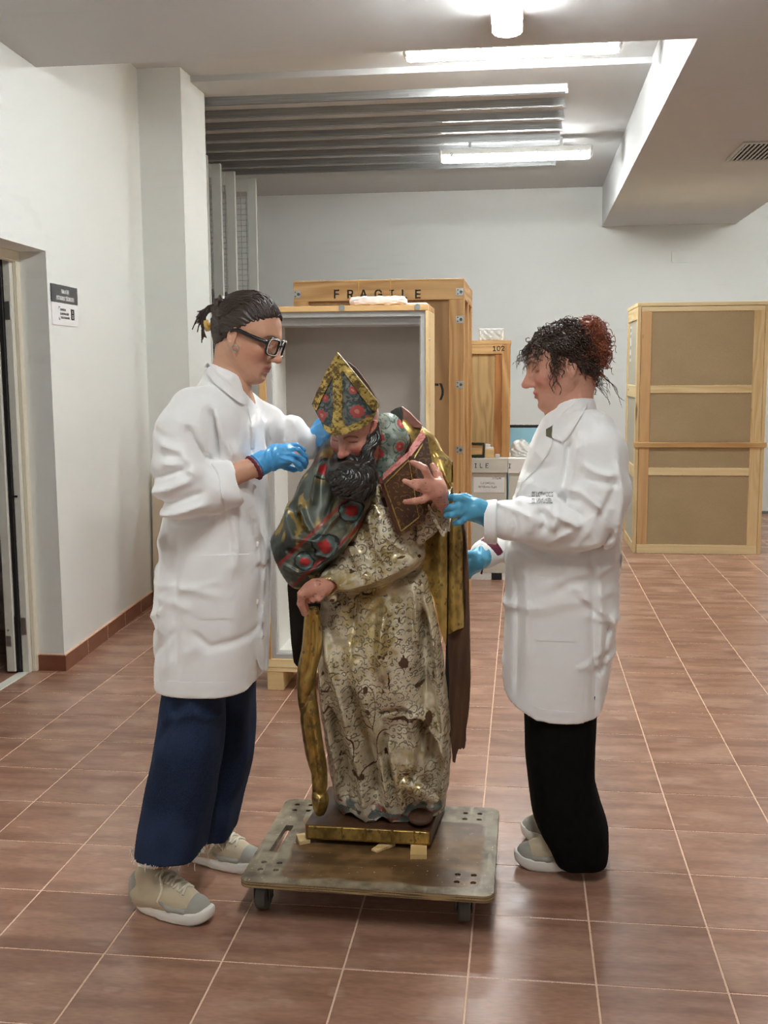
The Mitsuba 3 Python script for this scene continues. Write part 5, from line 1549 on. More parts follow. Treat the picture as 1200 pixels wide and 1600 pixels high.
def skin_color(m, fr, base, blush, lips, browc, brow_h=.031):
    lc = fr.local(m.vertices)
    x, ya, z = lc[:, 0], np.abs(lc[:, 1]), lc[:, 2]
    col = np.tile(np.array(lin(*base)), (len(lc), 1))

    def blend(w, c):
        nonlocal col
        w = np.clip(w, 0, 1)[:, None]
        col = col * (1 - w) + np.array(lin(*c)) * w
    blend(.6 * np.exp(-((ya - .048) / .022) ** 2 - ((z + .026) / .026) ** 2) * (x > .02), blush)
    blend(.4 * np.exp(-((x - .113) / .014) ** 2 - (ya / .016) ** 2 - ((z + .028) / .02) ** 2), blush)
    blend(.9 * np.exp(-(np.maximum(ya - .016, 0) / .007) ** 2 - ((z + .0615) / .0095) ** 4) * (x > .072), lips)
    arch = brow_h - 3.0 * (ya - .030) ** 2 * 6
    blend(.85 * np.exp(-((z - arch) / .0038) ** 2) * np.clip((ya - .010) / .004, 0, 1) * np.clip((.056 - ya) / .008, 0, 1) * (x > .04), browc)
    blend(.85 * np.exp(-((z - .0030) / .0022) ** 2 - ((ya - .031) / .015) ** 4) * (x > .055), (40, 28, 24))
    blend(.4 * np.exp(-((z - .010) / .007) ** 2 - ((ya - .031) / .016) ** 2) * (x > .05), (150, 100, 84))
    mott = (.93 + .14 * meshkit.fbm(lc * 70, 3, 2))[:, None]
    return np.clip(col * mott, 0, 1)


def hand_open(F, wr, palm, fingers, r=.010, rp=.030, thumb=None):
    F.chain([wr[0], wr[1], palm], [.027, .028, rp], .015)
    for q in fingers:
        q = [np.asarray(v, float) for v in q]
        rr = [r * 1.08, r, r * .92, r * .80][:len(q)]
        F.chain(q, rr, .004, k0=.012)


def shoe(parent, heel, toe, h=.105, w=.047, lift=0.0, upper='shoe_beige', trim='shoe_grey', lace_n=5, lean=0):
    """Trainer from heel to toe (floor points), about 0.29 m long."""
    heel, toe = np.asarray(heel, float), np.asarray(toe, float)
    L = np.linalg.norm((toe - heel)[:2])
    f = (toe - heel)[:2] / L
    R = np.array([[f[0], -f[1], 0], [f[1], f[0], 0], [0, 0, 1.0]])
    P = lambda x, y, z: R @ np.array([x * L, y, z]) + [heel[0], heel[1], lift]
    k = thing_part(parent, 'shoe')
    lo = np.minimum(P(-.12, -.07, 0), P(1.1, .07, 0)) - .06
    hi = np.maximum(P(-.12, -.07, .16), P(1.1, .07, .16)) + .06
    F = Field(lo, hi, .004)
    F.cone(P(.08, 0, .048), P(.45, 0, .056), .042, .0455, .02)
    F.cone(P(.45, 0, .056), P(.84, 0, .040), .0445, .0345, .02)
    F.cone(P(.10, 0, .06), P(.13, 0, h), .040, .036, .02)
    F.cone(P(.30, 0, .065), P(.28, 0, h - .005), .036, .030, .02)
    F.cone(P(.30, 0, h - .02), P(.66, 0, .062), .030, .026, .025)
    F.put(lambda X, Y, Z: (lift + .018) - Z + 0 * X + 0 * Y, lo, hi, 0, 'and')
    um = F.mesh(2)
    scene[k] = mikit.ply(um, upper, True)
    from trimesh.ray.ray_pyembree import RayMeshIntersector
    rmi = RayMeshIntersector(um)

    def on_top(pts, off):
        q = np.array(pts, float)
        o = q.copy()
        o[:, 2] = lift + .3
        loc, ri, _ = rmi.intersects_location(o, np.tile([0, 0, -1.0], (len(o), 1)), multiple_hits=False)
        q[ri, 2] = loc[:, 2] + off
        return q
    out = []
    for t in np.linspace(0, 2 * np.pi, 40, endpoint=False):
        c, s_ = math.cos(t), math.sin(t)
        out.append((.5 + .545 * c, (w - .001 + .002 * (c > 0)) * np.sign(s_) * abs(s_) ** .75 * (1 - .12 * (c < -.3))))
    ring = []
    for zz, gx, gy in ((.0, .92, .90), (.006, .985, .98), (.018, 1.01, 1.03), (.031, 1.0, 1.0), (.036, .97, .95)):
        for (u, v) in out:
            x = .5 + (u - .5) * gx
            roll = .040 * max(0, x - .80) ** 1.5 / .09 + .045 * max(0, .10 - x) ** 1.5 / .06
            ring.append(P(x, v * gy, zz + (roll * .35)))
    ring = np.array(ring).reshape(5, 40, 3)
    v = ring.reshape(-1, 3)
    fs = []
    for a in range(4):
        for b_ in range(40):
            i, j = a * 40 + b_, a * 40 + (b_ + 1) % 40
            fs += [[i, j, j + 40], [i, j + 40, i + 40]]
    n = len(v)
    v = np.vstack([v, ring[0].mean(0), ring[4].mean(0)])
    for b_ in range(40):
        fs += [[n, (b_ + 1) % 40, b_], [n + 1, 160 + b_, 160 + (b_ + 1) % 40]]
    obj('sole', trimesh.Trimesh(v, np.array(fs), process=False), 'shoe_sole', k, 50)
    G = Field(lo, hi, .004)
    G.cone(P(.80, 0, .0425), P(.845, 0, .0405), .0365, .0352, .02)
    G.cone(P(.06, 0, .05), P(.05, 0, .080), .043, .038, .02)
    for s_ in (1, -1):
        G.chain([P(.74, s_ * .038, .040), P(.55, s_ * .041, .042), P(.46, s_ * .040, .056), P(.40, s_ * .032, .086)], [.008, .009, .009, .008], .01)
    G.put(lambda X, Y, Z: (lift + .018) - Z + 0 * X + 0 * Y, lo, hi, 0, 'and')
    obj('overlay', G.mesh(1, largest=False), trim, k, True, label='greyer toe, heel and side overlays')
    ls = []
    for i_ in range(lace_n):
        t = i_ / max(1, lace_n - 1)
        x, zc = .36 + .32 * t, h + .004 - (h - .072) * t
        for e in (1, -1):
            ls.append(tube(on_top(curve([P(x + e * .028, -.026, zc), P(x, 0, zc), P(x - e * .028, .026, zc)], 11), .0022), .0040, 6))
    for s_ in (1, -1):
        ls.append(tube(curve([P(.36, 0, h + .004), P(.39, s_ * .024, h + .014), P(.46, s_ * .042, h - .012), P(.42, s_ * .052, h - .045)], 12), .0036, 6))
    obj('laces', cat_(ls), 'lace', k, True)
    return k


def thing_part(parent, name):
    return unique(f'{parent}__{name}')


def first_hit(mesh):
    from trimesh.ray.ray_pyembree import RayMeshIntersector
    r = RayMeshIntersector(mesh)

    def fn(pxs):
        pxs = np.asarray(pxs, float)
        d = FWD + (pxs[:, :1] - 600) / FOC * RIGHT - (pxs[:, 1:] - 800) / FOC * UP
        loc, ri, _ = r.intersects_location(np.repeat(EYE[None], len(d), 0), d, multiple_hits=False)
        out = np.full((len(d), 3), np.nan)
        out[ri] = loc
        return out
    return fn


def sewn(mesh, poly, off=.003, step=3.0, thick=.0035):
    """A patch of cloth lying on a garment: the traced outline dropped on to its surface."""
    hit = first_hit(mesh)
    P = Polygon(poly)
    cache = {}

    def Yf(x, y):
        h_ = hit([[x, y]])[0]
        if np.isnan(h_[0]):
            c = P.centroid
            for t in (.9, .75, .5, 0):
                h_ = hit([[c.x + (x - c.x) * t, c.y + (y - c.y) * t]])[0]
                if not np.isnan(h_[0]):
                    break
        return h_[1] - off
    return relief(poly, Yf, thick, step)


def creases(F, n, seed, lo, hi, amp=.006, ymax=9, length=.12, w=.010, tilt=.6):
    """Random soft folds seen from the front, running mostly across the cloth."""
    g = np.random.default_rng(seed)
    for _ in range(n):
        c = lo + (hi - lo) * g.random(3)
        a = g.normal(0, tilt)
        d = np.array([math.cos(a), 0, math.sin(a)]) * length * (.5 + g.random())
        mid = c + np.array([0, 0, 1]) * g.normal(0, .012)
        F.stroke(np.array([c - d / 2, mid, c + d / 2]), amp * g.choice([1, 1, -1.2]) * (.5 + g.random()), w * (.6 + .8 * g.random()), ymax)


def px_rows(rws, Ym_, Yl=None, Yr=None):
    out = []
    for py, a, b_, yf, yb in rws:
        p0, p1 = S(a, py, Yl or Ym_), S(b_, py, Yr or Ym_)
        t = min(max((py - 850) / 200, 0), 1)
        out.append((S(a, py, Ym_ + t * (yf + .03 - Ym_))[2], p0[0], p1[0], yf, yb))
    return out


# ================= the person on the left
pl = thing('person', 'person in a white lab coat, wide jeans and black glasses, standing left of the statue', 'person')
HL = Frame(S(385.5, 528, 2.955), np.array([.925, -.17, -.34]), np.array([.34, 0, .94]), .965)
sh_n, el_n, wr_n = S(290, 655, 2.80), S(290, 772, 2.755), S(400, 729, 2.845)
kn_n = S(447, 712, 2.885)
F = Field([-1.24, 2.62, .06], [-.52, 3.36, 1.80], .0085, [(HL.o[0] - .13, HL.o[0] + .14, .0024), (HL.o[1] - .09, HL.o[1] + .09, .0024), (HL.o[2] - .13, HL.o[2] + .05, .0024)])
sculpt_head(F, HL, nose=1.0, lips=1.05, jaw=.95, left_ear_only=-1)
F.chain([HL(-.028, 0, -.04), S(357, 588, 2.955), S(348, 640, 2.96)], [.050, .048, .058], .01, k0=.02)
F.chain([S(345, 650, 2.96), S(335, 800, 2.96), S(325, 960, 2.97)], [.10, .10, .12], .06)
F.chain([S(345, 665, 2.96), sh_n], [.06, .045], .02)
F.chain([sh_n, el_n, S(345, 748, 2.80), wr_n, kn_n], [.043, .038, .036, .0255, .023], .015)
F.chain([kn_n, S(462, 712, 2.90), S(476, 722, 2.93)], [.016, .010, .008], .008)
F.chain([S(345, 665, 2.96), S(372, 660, 3.12), S(432, 682, 3.16), S(470, 692, 3.18), S(482, 694, 3.19)], [.06, .045, .038, .026, .018], .02)
F.chain([S(318, 960, 2.92), S(288, 1180, 2.86), S(246, 1345, 2.855), S(232, 1395, 2.845)], [.09, .055, .036, .030], .03)
F.chain([S(335, 960, 3.04), S(342, 1180, 3.10), S(335, 1330, 3.14)], [.09, .06, .042], .03)
bm = F.mesh(2)
obj('body', bm, 'skin', pl, True, color=skin_color(bm, HL, (198, 150, 124), (186, 112, 92), (158, 88, 82), (44, 32, 28)))

# trousers
F = Field([-1.30, 2.66, .08], [-.60, 3.30, .78], .006)
F.loft(px_rows([(1050, 246, 350, 2.77, 3.0), (1100, 243, 350, 2.765, 3.0), (1180, 233, 349, 2.75, 2.99), (1260, 220, 340, 2.735, 2.98), (1310, 212, 332, 2.73, 2.97), (1346, 207, 326, 2.73, 2.97)], 2.86, 2.79, 2.90), .01, p=3.0, cap=.002)
F.loft(px_rows([(1050, 300, 399, 2.99, 3.2), (1100, 302, 397, 3.0, 3.21), (1180, 306, 394, 3.02, 3.23), (1260, 314, 374, 3.03, 3.24), (1314, 322, 362, 3.04, 3.24)], 3.12), .012, p=3.0, cap=.002)
F.wave(lambda x, y, z: .010 * (meshkit.fbm(np.stack([x * 9, y * 9, z * 4], -1), 3, 4) - .5) + .0015 * np.sin(x * 60 + y * 40 + 5 * np.sin(z * 9)))
F.stroke([S(258, 1130, 2.75), S(300, 1115, 2.75), S(340, 1140, 2.75)], .008, .014, 2.9)
F.stroke([S(240, 1170, 2.75), S(262, 1135, 2.75), S(280, 1100, 2.75)], -.008, .012, 2.9)
trn = F.mesh(1)
tk = obj('trousers', trn, 'denim', pl, True, label='wide dark blue jeans with frayed hems')
g = np.random.default_rng(4)
fr_ = []
for cx_, cy_, rx_, ry_, zz in ((S(266, 1346, 2.86)[0], 2.85, .104, .120, S(266, 1346, 2.76)[2]), (S(342, 1314, 3.12)[0], 3.14, .037, .10, S(342, 1314, 3.07)[2])):
    for t in np.linspace(0, 2 * np.pi, 150):
        p0 = np.array([cx_ + rx_ * math.cos(t) * .98, cy_ + ry_ * math.sin(t) * .98, zz + .004])
        q = p0 + np.array([g.normal(0, .006), g.normal(0, .006), -.004 - .012 * g.random() - (.045 * g.random() if g.random() < .05 else 0)])
        fr_.append(tube([p0, (p0 + q) / 2 + g.normal(0, .002, 3), q], .0009, 4, False))
obj('frayed_edge', cat_(fr_), 'lace', tk, kind='stuff')

# coat
F = Field([-1.32, 2.60, .56], [-.48, 3.42, 1.62], .0058)
F.loft(px_rows([(596, 326, 384, 2.89, 3.03), (612, 300, 398, 2.84, 3.08), (632, 276, 410, 2.80, 3.12), (660, 258, 416, 2.785, 3.14), (720, 252, 421, 2.785, 3.15), (800, 246, 425, 2.79, 3.155), (880, 238, 428, 2.775, 3.16), (980, 234, 427, 2.76, 3.17), (1065, 237, 424, 2.755, 3.18), (1085, 238, 423, 2.755, 3.18)], 2.97, 2.85, 3.07), p=3.0, cap=.002)
F.chain([S(300, 640, 2.83), S(287, 680, 2.79), S(286, 740, 2.765), S(291, 775, 2.75)], [.060, .072, .076, .072], .03, k0=.045)
F.chain([S(291, 772, 2.75), S(316, 768, 2.77), S(329, 765, 2.785)], [.072, .066, .058], .02, k0=.02)
F.cone(S(344, 645, 2.96), S(352, 600, 2.955), .110, .066, .03)
F.chain([S(380, 648, 3.08), S(412, 668, 3.13), S(446, 684, 3.165), S(482, 692, 3.18)], [.06, .064, .062, .050], .03, k0=.04)
# the sleeve's opening and the coat's front slit
cdir = S(368, 754, 2.82) - S(340, 762, 2.795)
cdir /= np.linalg.norm(cdir)
F.put(lambda X, Y, Z: np.maximum(np.maximum(np.abs(X - S(402.5, 980, 2.9)[0] - .05 * (Z - .8)) - .0035 - .012 * np.clip(.72 - Z, 0, 1) / .1, Y - 3.03), Z - .98), [-.86, 2.6, .5], [-.70, 3.03, .98], .006, 'cut')
F.stroke([S(402, 650, 2.8), S(400, 760, 2.8), S(402, 900, 2.8), S(399, 1088, 2.8)], -.022, .007, 2.99, True, False)
F.stroke([S(386, 640, 2.8), S(391, 760, 2.8), S(394, 900, 2.8), S(391, 1088, 2.8)], .008, .010, 2.99, False, False)
# folds of body and sleeves
st_ = lambda pts, h, w, ym=2.97, sharp=False: F.stroke([S(x, y, 2.78) for x, y in pts], 1.5 * h, w, ym, sharp)
st_([(262, 690), (300, 700), (325, 735)], .012, .012)
st_([(300, 664), (316, 700), (330, 728)], -.014, .008, sharp=True)
st_([(248, 765), (285, 758), (322, 742)], .014, .011)
st_([(250, 782), (290, 778), (330, 764)], -.014, .009)
st_([(258, 800), (300, 795), (338, 782)], .012, .010)
st_([(254, 742), (290, 732), (318, 722)], -.010, .009)
st_([(270, 720), (300, 722), (326, 740)], .009, .010)
st_([(326, 640), (333, 680), (337, 725)], -.016, .010)
st_([(338, 640), (352, 690), (366, 720)], .008, .014)
st_([(262, 810), (290, 815), (330, 805)], -.016, .010)
st_([(245, 830), (252, 900), (250, 1000)], .008, .014)
st_([(275, 840), (272, 920), (280, 1050)], -.006, .014)
st_([(300, 985), (330, 1010), (390, 1000)], -.005, .012)
st_([(360, 800), (370, 850), (362, 900)], .006, .014)
st_([(372, 800), (385, 880), (380, 1000)], -.006, .012)
st_([(410, 720), (413, 850), (411, 980), (409, 1070)], .005, .008, 3.1)
st_([(417, 740), (418, 860), (418, 1000)], -.006, .006, 3.1)
for q, h in (([(436, 640), (446, 670), (440, 705)], -.010), ([(455, 650), (466, 680), (462, 712)], .010), ([(470, 655), (482, 685), (478, 715)], -.010), ([(424, 650), (430, 690), (428, 720)], .009)):
    F.stroke([S(x, y, 3.1) for x, y in q], h, .010, 3.4)
creases(F, 34, 11, np.array([-1.25, 2.8, .75]), np.array([-.85, 2.8, 1.35]), .0055, 2.97, .16, .012, .9)
F.wave(lambda x, y, z: .006 * (meshkit.fbm(np.stack([x * 8, y * 8, z * 5], -1), 3, 14) - .5))
coat = F.mesh(1)
ck = obj('coat', coat, 'coat_cloth', pl, True, label='long white lab coat')
# cuff, collar, pockets, belt tab
G = Field(S(348, 757, 2.80) - .13, S(348, 757, 2.80) + .13, .004)
ca, cb = S(336, 763, 2.79), S(365, 756, 2.815)
G.cone(ca, cb, .0700, .0640, 0)
for p_, s_ in ((ca, -1), (cb, 1)):
    G.put(lambda X, Y, Z, p_=p_, s_=s_: s_ * ((X - p_[0]) * cdir[0] + (Y - p_[1]) * cdir[1] + (Z - p_[2]) * cdir[2]), G.D.shape and [a[0] for a in G.ax], [a[-1] for a in G.ax], .004, 'and')
G.cone(cb - cdir * .05, cb + cdir * .05, .046, .046, .004, 'cut')
G.wave(lambda x, y, z: .004 * np.sin(z * 70 + x * 30))
obj('cuff', G.mesh(1), 'coat_cloth', ck, True, label='turned up sleeve cuff')
obj('collar', sewn(coat, [(323, 567), (330, 569), (338, 579), (352, 594), (366, 609), (378, 622), (381, 632), (370, 627), (354, 614), (336, 599), (325, 585), (319, 573)], .016, 2.5, .016), 'coat_cloth', ck, 40)
obj('lapel', sewn(coat, [(384, 618), (393, 626), (404, 640), (402, 660), (397, 700), (392, 700), (393, 660), (388, 640)], .008, 3, .008), 'coat_cloth', ck, 40)
obj('pocket', sewn(coat, [(308, 868), (388, 866), (389, 955), (383, 966), (312, 968), (304, 960)], .0025, 4), 'coat_cloth', ck, 30)
obj('hem', sewn(coat, [(250, 1064), (300, 1066), (388, 1066), (388, 1077), (300, 1077), (250, 1075)], .0012, 4, .002), 'coat_cloth', ck, 30)
for x, y in ((397, 760), (401, 850), (401, 940)):
    obj('button', cyl(first_hit(coat)([[x, y]])[0] + [0, -.003, 0], first_hit(coat)([[x, y]])[0] + [0, .003, 0], .007, 12), 'frame_white', ck)
obj('shirt', (lambda G: G.ell(S(386, 640, 2.97), [.016, .06, .05], 0).mesh(1))(Field([-.82, 2.85, 1.32], [-.66, 3.1, 1.50], .005)), 'frame_black', pl, True, label='black top under the coat')

# gloves
def glove(person_, pts_fn, lo, hi, m, cuff, label, rim=.0365):
    F = Field(lo, hi, .0027)
    pts_fn(F)
    k = obj('glove', F.mesh(1), m, person_, True, label=label)
    a, b_ = cuff
    obj('glove_rim', tube(np.array([np.asarray(a, float) + rim * .82 * (math.cos(t) * b_[0] + math.sin(t) * b_[1]) for t in np.linspace(0, 2 * np.pi, 25)]), .0035, 6, False), m, k, True)


def near_glove(F):
    F.chain([S(403, 727, 2.850), S(412, 722, 2.858), S(430, 716, 2.875), S(447, 712, 2.885)], [.031, .029, .0295, .028], .012)
    F.chain([S(430, 706, 2.90), S(446, 703, 2.905)], [.022, .016], .02)
    for q in ([(448, 699, 2.922), (462, 697, 2.934), (473, 704, 2.95), (477, 716, 2.962)], [(450, 704, 2.900), (465, 704, 2.908), (476, 713, 2.925), (478, 724, 2.942)],
              [(449, 711, 2.878), (463, 712, 2.882), (473, 720, 2.900), (476, 729, 2.92)], [(445, 718, 2.858), (457, 720, 2.860), (466, 726, 2.876), (470, 733, 2.895)],
              [(430, 724, 2.90), (445, 729, 2.925), (458, 733, 2.945), (467, 732, 2.955)]):
        F.chain([S(*v) for v in q], [.0112, .0098, .0090, .0078], .0025, k0=.008)
    for q in ([(440, 704), (456, 706), (470, 712)], [(440, 711), (455, 713), (468, 719)], [(438, 717), (450, 720), (462, 726)]):
        F.stroke([S(x, y, 2.87) for x, y in q], -.004, .0035, 3, True)
    for t in range(5):
        F.stroke([S(404 + 5 * t, 700, 2.8), S(408 + 5 * t, 720, 2.8), S(405 + 5 * t, 742, 2.8)], .0025 * (1 if t % 2 else -1), .004, 3)


ax1 = np.cross(S(412, 722, 2.858) - S(400, 729, 2.845), [0, 0, 1.0])
ax1 /= np.linalg.norm(ax1)
ax2 = np.cross(ax1, (S(412, 722, 2.858) - S(400, 729, 2.845)) / np.linalg.norm(S(412, 722, 2.858) - S(400, 729, 2.845)))
glove(pl, near_glove, S(395, 745, 2.80) - [.03, .0, .05], S(485, 690, 3.0) + [.02, .0, .05], 'nitrile', (S(402, 727.5, 2.848), (ax1, ax2)), 'bright blue glove on the near hand')


def far_glove(F):
    F.chain([S(476, 700, 3.19), S(488, 690, 3.19), S(497, 680, 3.18)], [.030, .028, .030], .012)
    for q in ([(499, 668, 3.17), (507, 663, 3.16), (514, 666, 3.14)], [(502, 675, 3.16), (511, 673, 3.14), (517, 679, 3.12)], [(502, 684, 3.15), (511, 685, 3.125), (516, 690, 3.11)],
              [(499, 691, 3.15), (506, 695, 3.13), (510, 700, 3.115)], [(494, 668, 3.19), (497, 661, 3.19), (502, 656, 3.18)]):
        F.chain([S(*v) for v in q], [.0125, .0112, .0095], .004, k0=.009)


glove(pl, far_glove, S(470, 715, 3.0) - [.02, 0, .02], S(530, 645, 3.24) + [.02, 0, .02], 'nitrile', (S(480, 698, 3.19), (ax1, ax2)), 'bright blue glove on the far hand behind the mitre')
bc = S(397, 731, 2.842)
obj('bracelet', tube(np.array([bc + .0315 * (math.cos(t) * ax1 + math.sin(t) * ax2) + .0015 * math.sin(14 * t) * np.array([1, 0, 0]) for t in np.linspace(0, 2 * np.pi, 60)]), .0048, 7, False), 'burgundy', pl, True, label='dark red woven bracelet')

# hair of the left person
def snap(paths, m, off):
    from scipy.spatial import cKDTree
    kd_ = cKDTree(m.vertices)
    nn = meshkit.arrays(m, True)[2]
    out = []
    for p_ in paths:
        p_ = curve(p_, 14)
        i = kd_.query(p_)[1]
        out.append(m.vertices[i] + nn[i] * off)
    return out


F = Field(HL.o - [.20, .14, .18], HL.o + [.16, .14, .20], .0032)
sc = HL.s
F.ell(HL(-.011, 0, .044), np.array([.0985, .0805, .0875]) * sc, 0, HL.R)
F.ell(HL(-.052, 0, .012), np.array([.054, .064, .070]) * sc, .03, HL.R)


def hairline(X, Y, Z):
    dx, dy, dz = X - HL.o[0], Y - HL.o[1], Z - HL.o[2]
    lx_, ly, lz = [(HL.R[0, i] * dx + HL.R[1, i] * dy + HL.R[2, i] * dz) / HL.s for i in range(3)]
    zl = np.where(lx_ > 0, .026 + .80 * lx_ - .10 * np.clip(np.abs(ly) - .03, 0, 1), .026 + 1.15 * lx_) + .0045 * np.sin(lx_ * 210 + 6 * np.sin(ly * 60)) * np.sin(ly * 130 + 40 * lx_)
    return (zl - lz) * .7


F.put(hairline, HL.o - .25, HL.o + .25, .006, 'and')


def hair_grain(fr, seed, a1=.0014, a2=.0009):
    def fn(x, y, z):
        q = fr.local(np.stack([x, y, z], -1))
        ph = np.arctan2(q[:, 1], q[:, 2] - .03) + .5 * meshkit.fbm(q * 14, 2, seed)
        return a1 * np.sin(ph * 38) + a2 * np.sin(ph * 83 + 2) + .004 * (meshkit.fbm(q * 30, 2, seed + 1) - .5)
    return fn


F.wave(hair_grain(HL, 3))
hair = F.mesh(1)
g = np.random.default_rng(8)
ps = []
for k in range(170):
    y0 = g.uniform(-.078, .078)
    z0 = .030 + .80 * .085 - .35 * abs(y0)
    x0 = .088 - 7.5 * y0 * y0
    z0 = .028 + .80 * x0 + .004 * g.random()
    up_ = .06 * (1 - (abs(y0) / .08) ** 2)
    ps.append([HL(x0, y0, z0), HL(x0 * .3 - .02, y0 * 1.05, z0 * .5 + .05 + up_), HL(-.07, y0 * .85, .05 + .02 * g.normal()), HL(-.108, y0 * .2, .055 + .008 * g.normal())])
for k in range(90):                       # fine hair over the hairline
    y0 = g.uniform(-.074, .074)
    x0 = .092 - 7.0 * y0 * y0
    z0 = .024 + .80 * x0 - .35 * max(0, abs(y0) - .03)
    ps.append([HL(x0, y0, z0), HL(x0 - .02, y0 * 1.02, z0 + .018), HL(x0 - .05, y0 * 1.0, z0 + .03 + .02 * g.random())])
for k in range(70):
    s_ = -1 if k % 2 else 1
    ps.append([HL(-.01 - .05 * g.random(), s_ * .075, .02 - .05 * g.random()), HL(-.06, s_ * .065, .02), HL(-.10, s_ * .03, .05)])
strands = [tube(p_, .0021 * (1.0 - .5 * np.linspace(0, 1, len(p_)) ** 4), 4, False) for p_ in snap(ps, hair, .0006)]
hk = obj('hair', cat_([hair] + strands), 'hair_dark', pl, True, label='dark brown hair combed back')
F = Field(S(345, 480, 2.95) - .07, S(345, 480, 2.95) + .07, .003)
F.chain([S(352, 484, 2.945), S(346, 474, 2.94), S(341, 484, 2.95), S(342, 497, 2.95), S(347, 510, 2.955)], [.020, .019, .018, .020, .018], .008)
F.ball(S(345, 477, 2.925), .007, .006, 'cut')
F.wave(lambda x, y, z: .003 * np.sin(x * 240 + z * 160))
tail = []
for k in range(30):
    o = g.normal(0, 1.6, 2)
    e = g.normal(0, 4.5, 2)
    tail.append(tube(curve([S(344 + o[0], 478 + o[1], 2.95), S(328 + o[0], 479 + .6 * o[1], 2.95 + .004 * g.normal()), S(316 + .5 * e[0], 489 + .5 * e[1], 2.95), S(310 + e[0], 504 + 2.2 * e[1], 2.95 + .006 * g.normal())] if k % 3 else [S(344 + o[0], 480, 2.95), S(325, 487 + o[1], 2.95), S(317 + o[0], 505, 2.95), S(318 + e[0] * .8, 528 + e[1], 2.95)], 14), .0016, 4, False))
obj('bun', cat_([F.mesh(1)] + tail), 'hair_dark', hk, True, label='small knotted bun with loose ends')
cl = thing_part(pl, 'hair_clip')
scene[cl] = mikit.ply(cat_([cyl(S(321, 509, 2.955), S(326, 508, 2.955), .016, 20), cyl(S(326, 508, 2.955), S(333, 508, 2.95), .006, 10)]), 'amber_resin', 40)
labels[cl] = {'label': 'amber and tortoiseshell claw clip'}
claw = [tube(curve([S(333, 492 + 8 * i, 2.945), S(338, 489 + 8.5 * i, 2.925), S(345, 493 + 8.5 * i, 2.91)], 8), .0038, 6) for i in range(5)]
claw.append(tube(curve([S(343, 488, 2.925), S(334, 497, 2.94), S(332, 512, 2.945), S(340, 528, 2.925)], 14), .0045, 6))
obj('claw', cat_(claw), 'tortoise', cl, True)
obj('earring', (lambda t: tube(np.array([S(367.5, 544.5, 2.872) + .0085 * np.array([math.cos(a), .25 * math.cos(a), math.sin(a)]) for a in t]), .0019, 6, False))(np.linspace(0, 2 * np.pi, 25)), 'silver', pl, True, label='small hoop earring')

# glasses
gl = thing_part(pl, 'glasses')


def rim_pts(cy_, off=0.0):
    out = []
    for t in np.linspace(0, 2 * np.pi, 41):
        c, s_ = math.cos(t), math.sin(t)
        out.append(HL(.107 - 3.0 * abs(cy_ + .027 * np.sign(c) * abs(c) ** .6) ** 2 - .004 + off, cy_ + .0275 * np.sign(c) * abs(c) ** .55, .004 + .0225 * np.sign(s_) * abs(s_) ** .55 + .002 * (s_ > 0) * abs(c)))
    return np.array(out)


scene[gl] = mikit.ply(cat_([tube(rim_pts(y), .0036, 8, False) for y in (.034, -.034)] + [tube(curve([HL(.104, -.008, .010), HL(.108, 0, .013), HL(.104, .008, .010)], 8), .0035, 8)]), 'frame_black', True)
labels[gl] = {'label': 'black glasses with pale inner rims'}
obj('inner_rim', cat_([tube(rim_pts(y, .0034), .0013, 6, False) for y in (.034, -.034)]), 'frame_white', gl, True)
for y in (.034, -.034):
    r_ = rim_pts(y)[:-1]
    n_ = len(r_)
    obj('lens', trimesh.Trimesh(np.vstack([r_, r_.mean(0)]), np.array([[i, (i + 1) % n_, n_] for i in range(n_)]), process=False), 'lens_glass', gl)
    e = -1 if y < 0 else 1
    obj('temple', tube(curve([HL(.090, e * .062, .012), HL(.045, e * .073, .013), HL(.0, e * .079, .016), HL(-.018, e * .080, .006)], 14), [.0058] * 9 + [.005, .0045, .004, .0035, .003], 8), 'frame_black', gl, True)

# shoes of the left person
shoe(pl, floor_at(219, 1418), floor_at(328, 1444) + np.array([0, .0, 0]), lift=.001)
shoe(pl, [-1.035, 3.17, 0], [-.775, 3.09, 0], lift=.001)
obj('sock', cat_([tube([S(238, 1345, 2.85), S(234, 1390, 2.84)], [.041, .036], 16)]), 'sock_white', pl, True)
# ================= the person on the right
pr = thing('person', 'person in a white coat and wide black trousers, holding the statue arm', 'person')
HR = Frame(S(880, 573, 3.27), np.array([-.955, -.10, -.20]), np.array([-.20, 0, .98]), 1.045)
sh2, el2, wr2 = S(934, 690, 3.115), S(916, 822, 3.075), S(757, 805, 3.03)
F = Field([-.20, 2.92, .06], [.38, 3.66, 1.74], .0085, [(HR.o[0] - .15, HR.o[0] + .13, .0026), (HR.o[1] - .09, HR.o[1] + .09, .0026), (HR.o[2] - .14, HR.o[2] + .05, .0026)])
sculpt_head(F, HR, nose=1.12, lips=1.0, jaw=1.0, left_ear_only=1)
F.chain([HR(-.035, 0, -.04), S(893, 640, 3.27), S(890, 700, 3.29)], [.054, .054, .08], .03, k0=.02)
F.chain([S(890, 700, 3.29), S(885, 860, 3.30), S(880, 1000, 3.31)], [.10, .10, .12], .06)
F.chain([S(895, 690, 3.28), sh2], [.07, .045], .04)
F.chain([sh2, el2, wr2, S(742, 798, 3.01)], [.045, .040, .026, .022], .015)
F.chain([S(895, 690, 3.28), S(880, 690, 3.46), S(840, 820, 3.50), S(772, 862, 3.36), S(752, 871, 3.31)], [.07, .045, .038, .026, .018], .03)
F.chain([S(882, 1000, 3.27), S(885, 1180, 3.24), S(886, 1330, 3.24)], [.09, .062, .042], .03)
F.chain([S(872, 1000, 3.38), S(872, 1180, 3.42), S(868, 1300, 3.44)], [.09, .062, .042], .03)
bm = F.mesh(2)
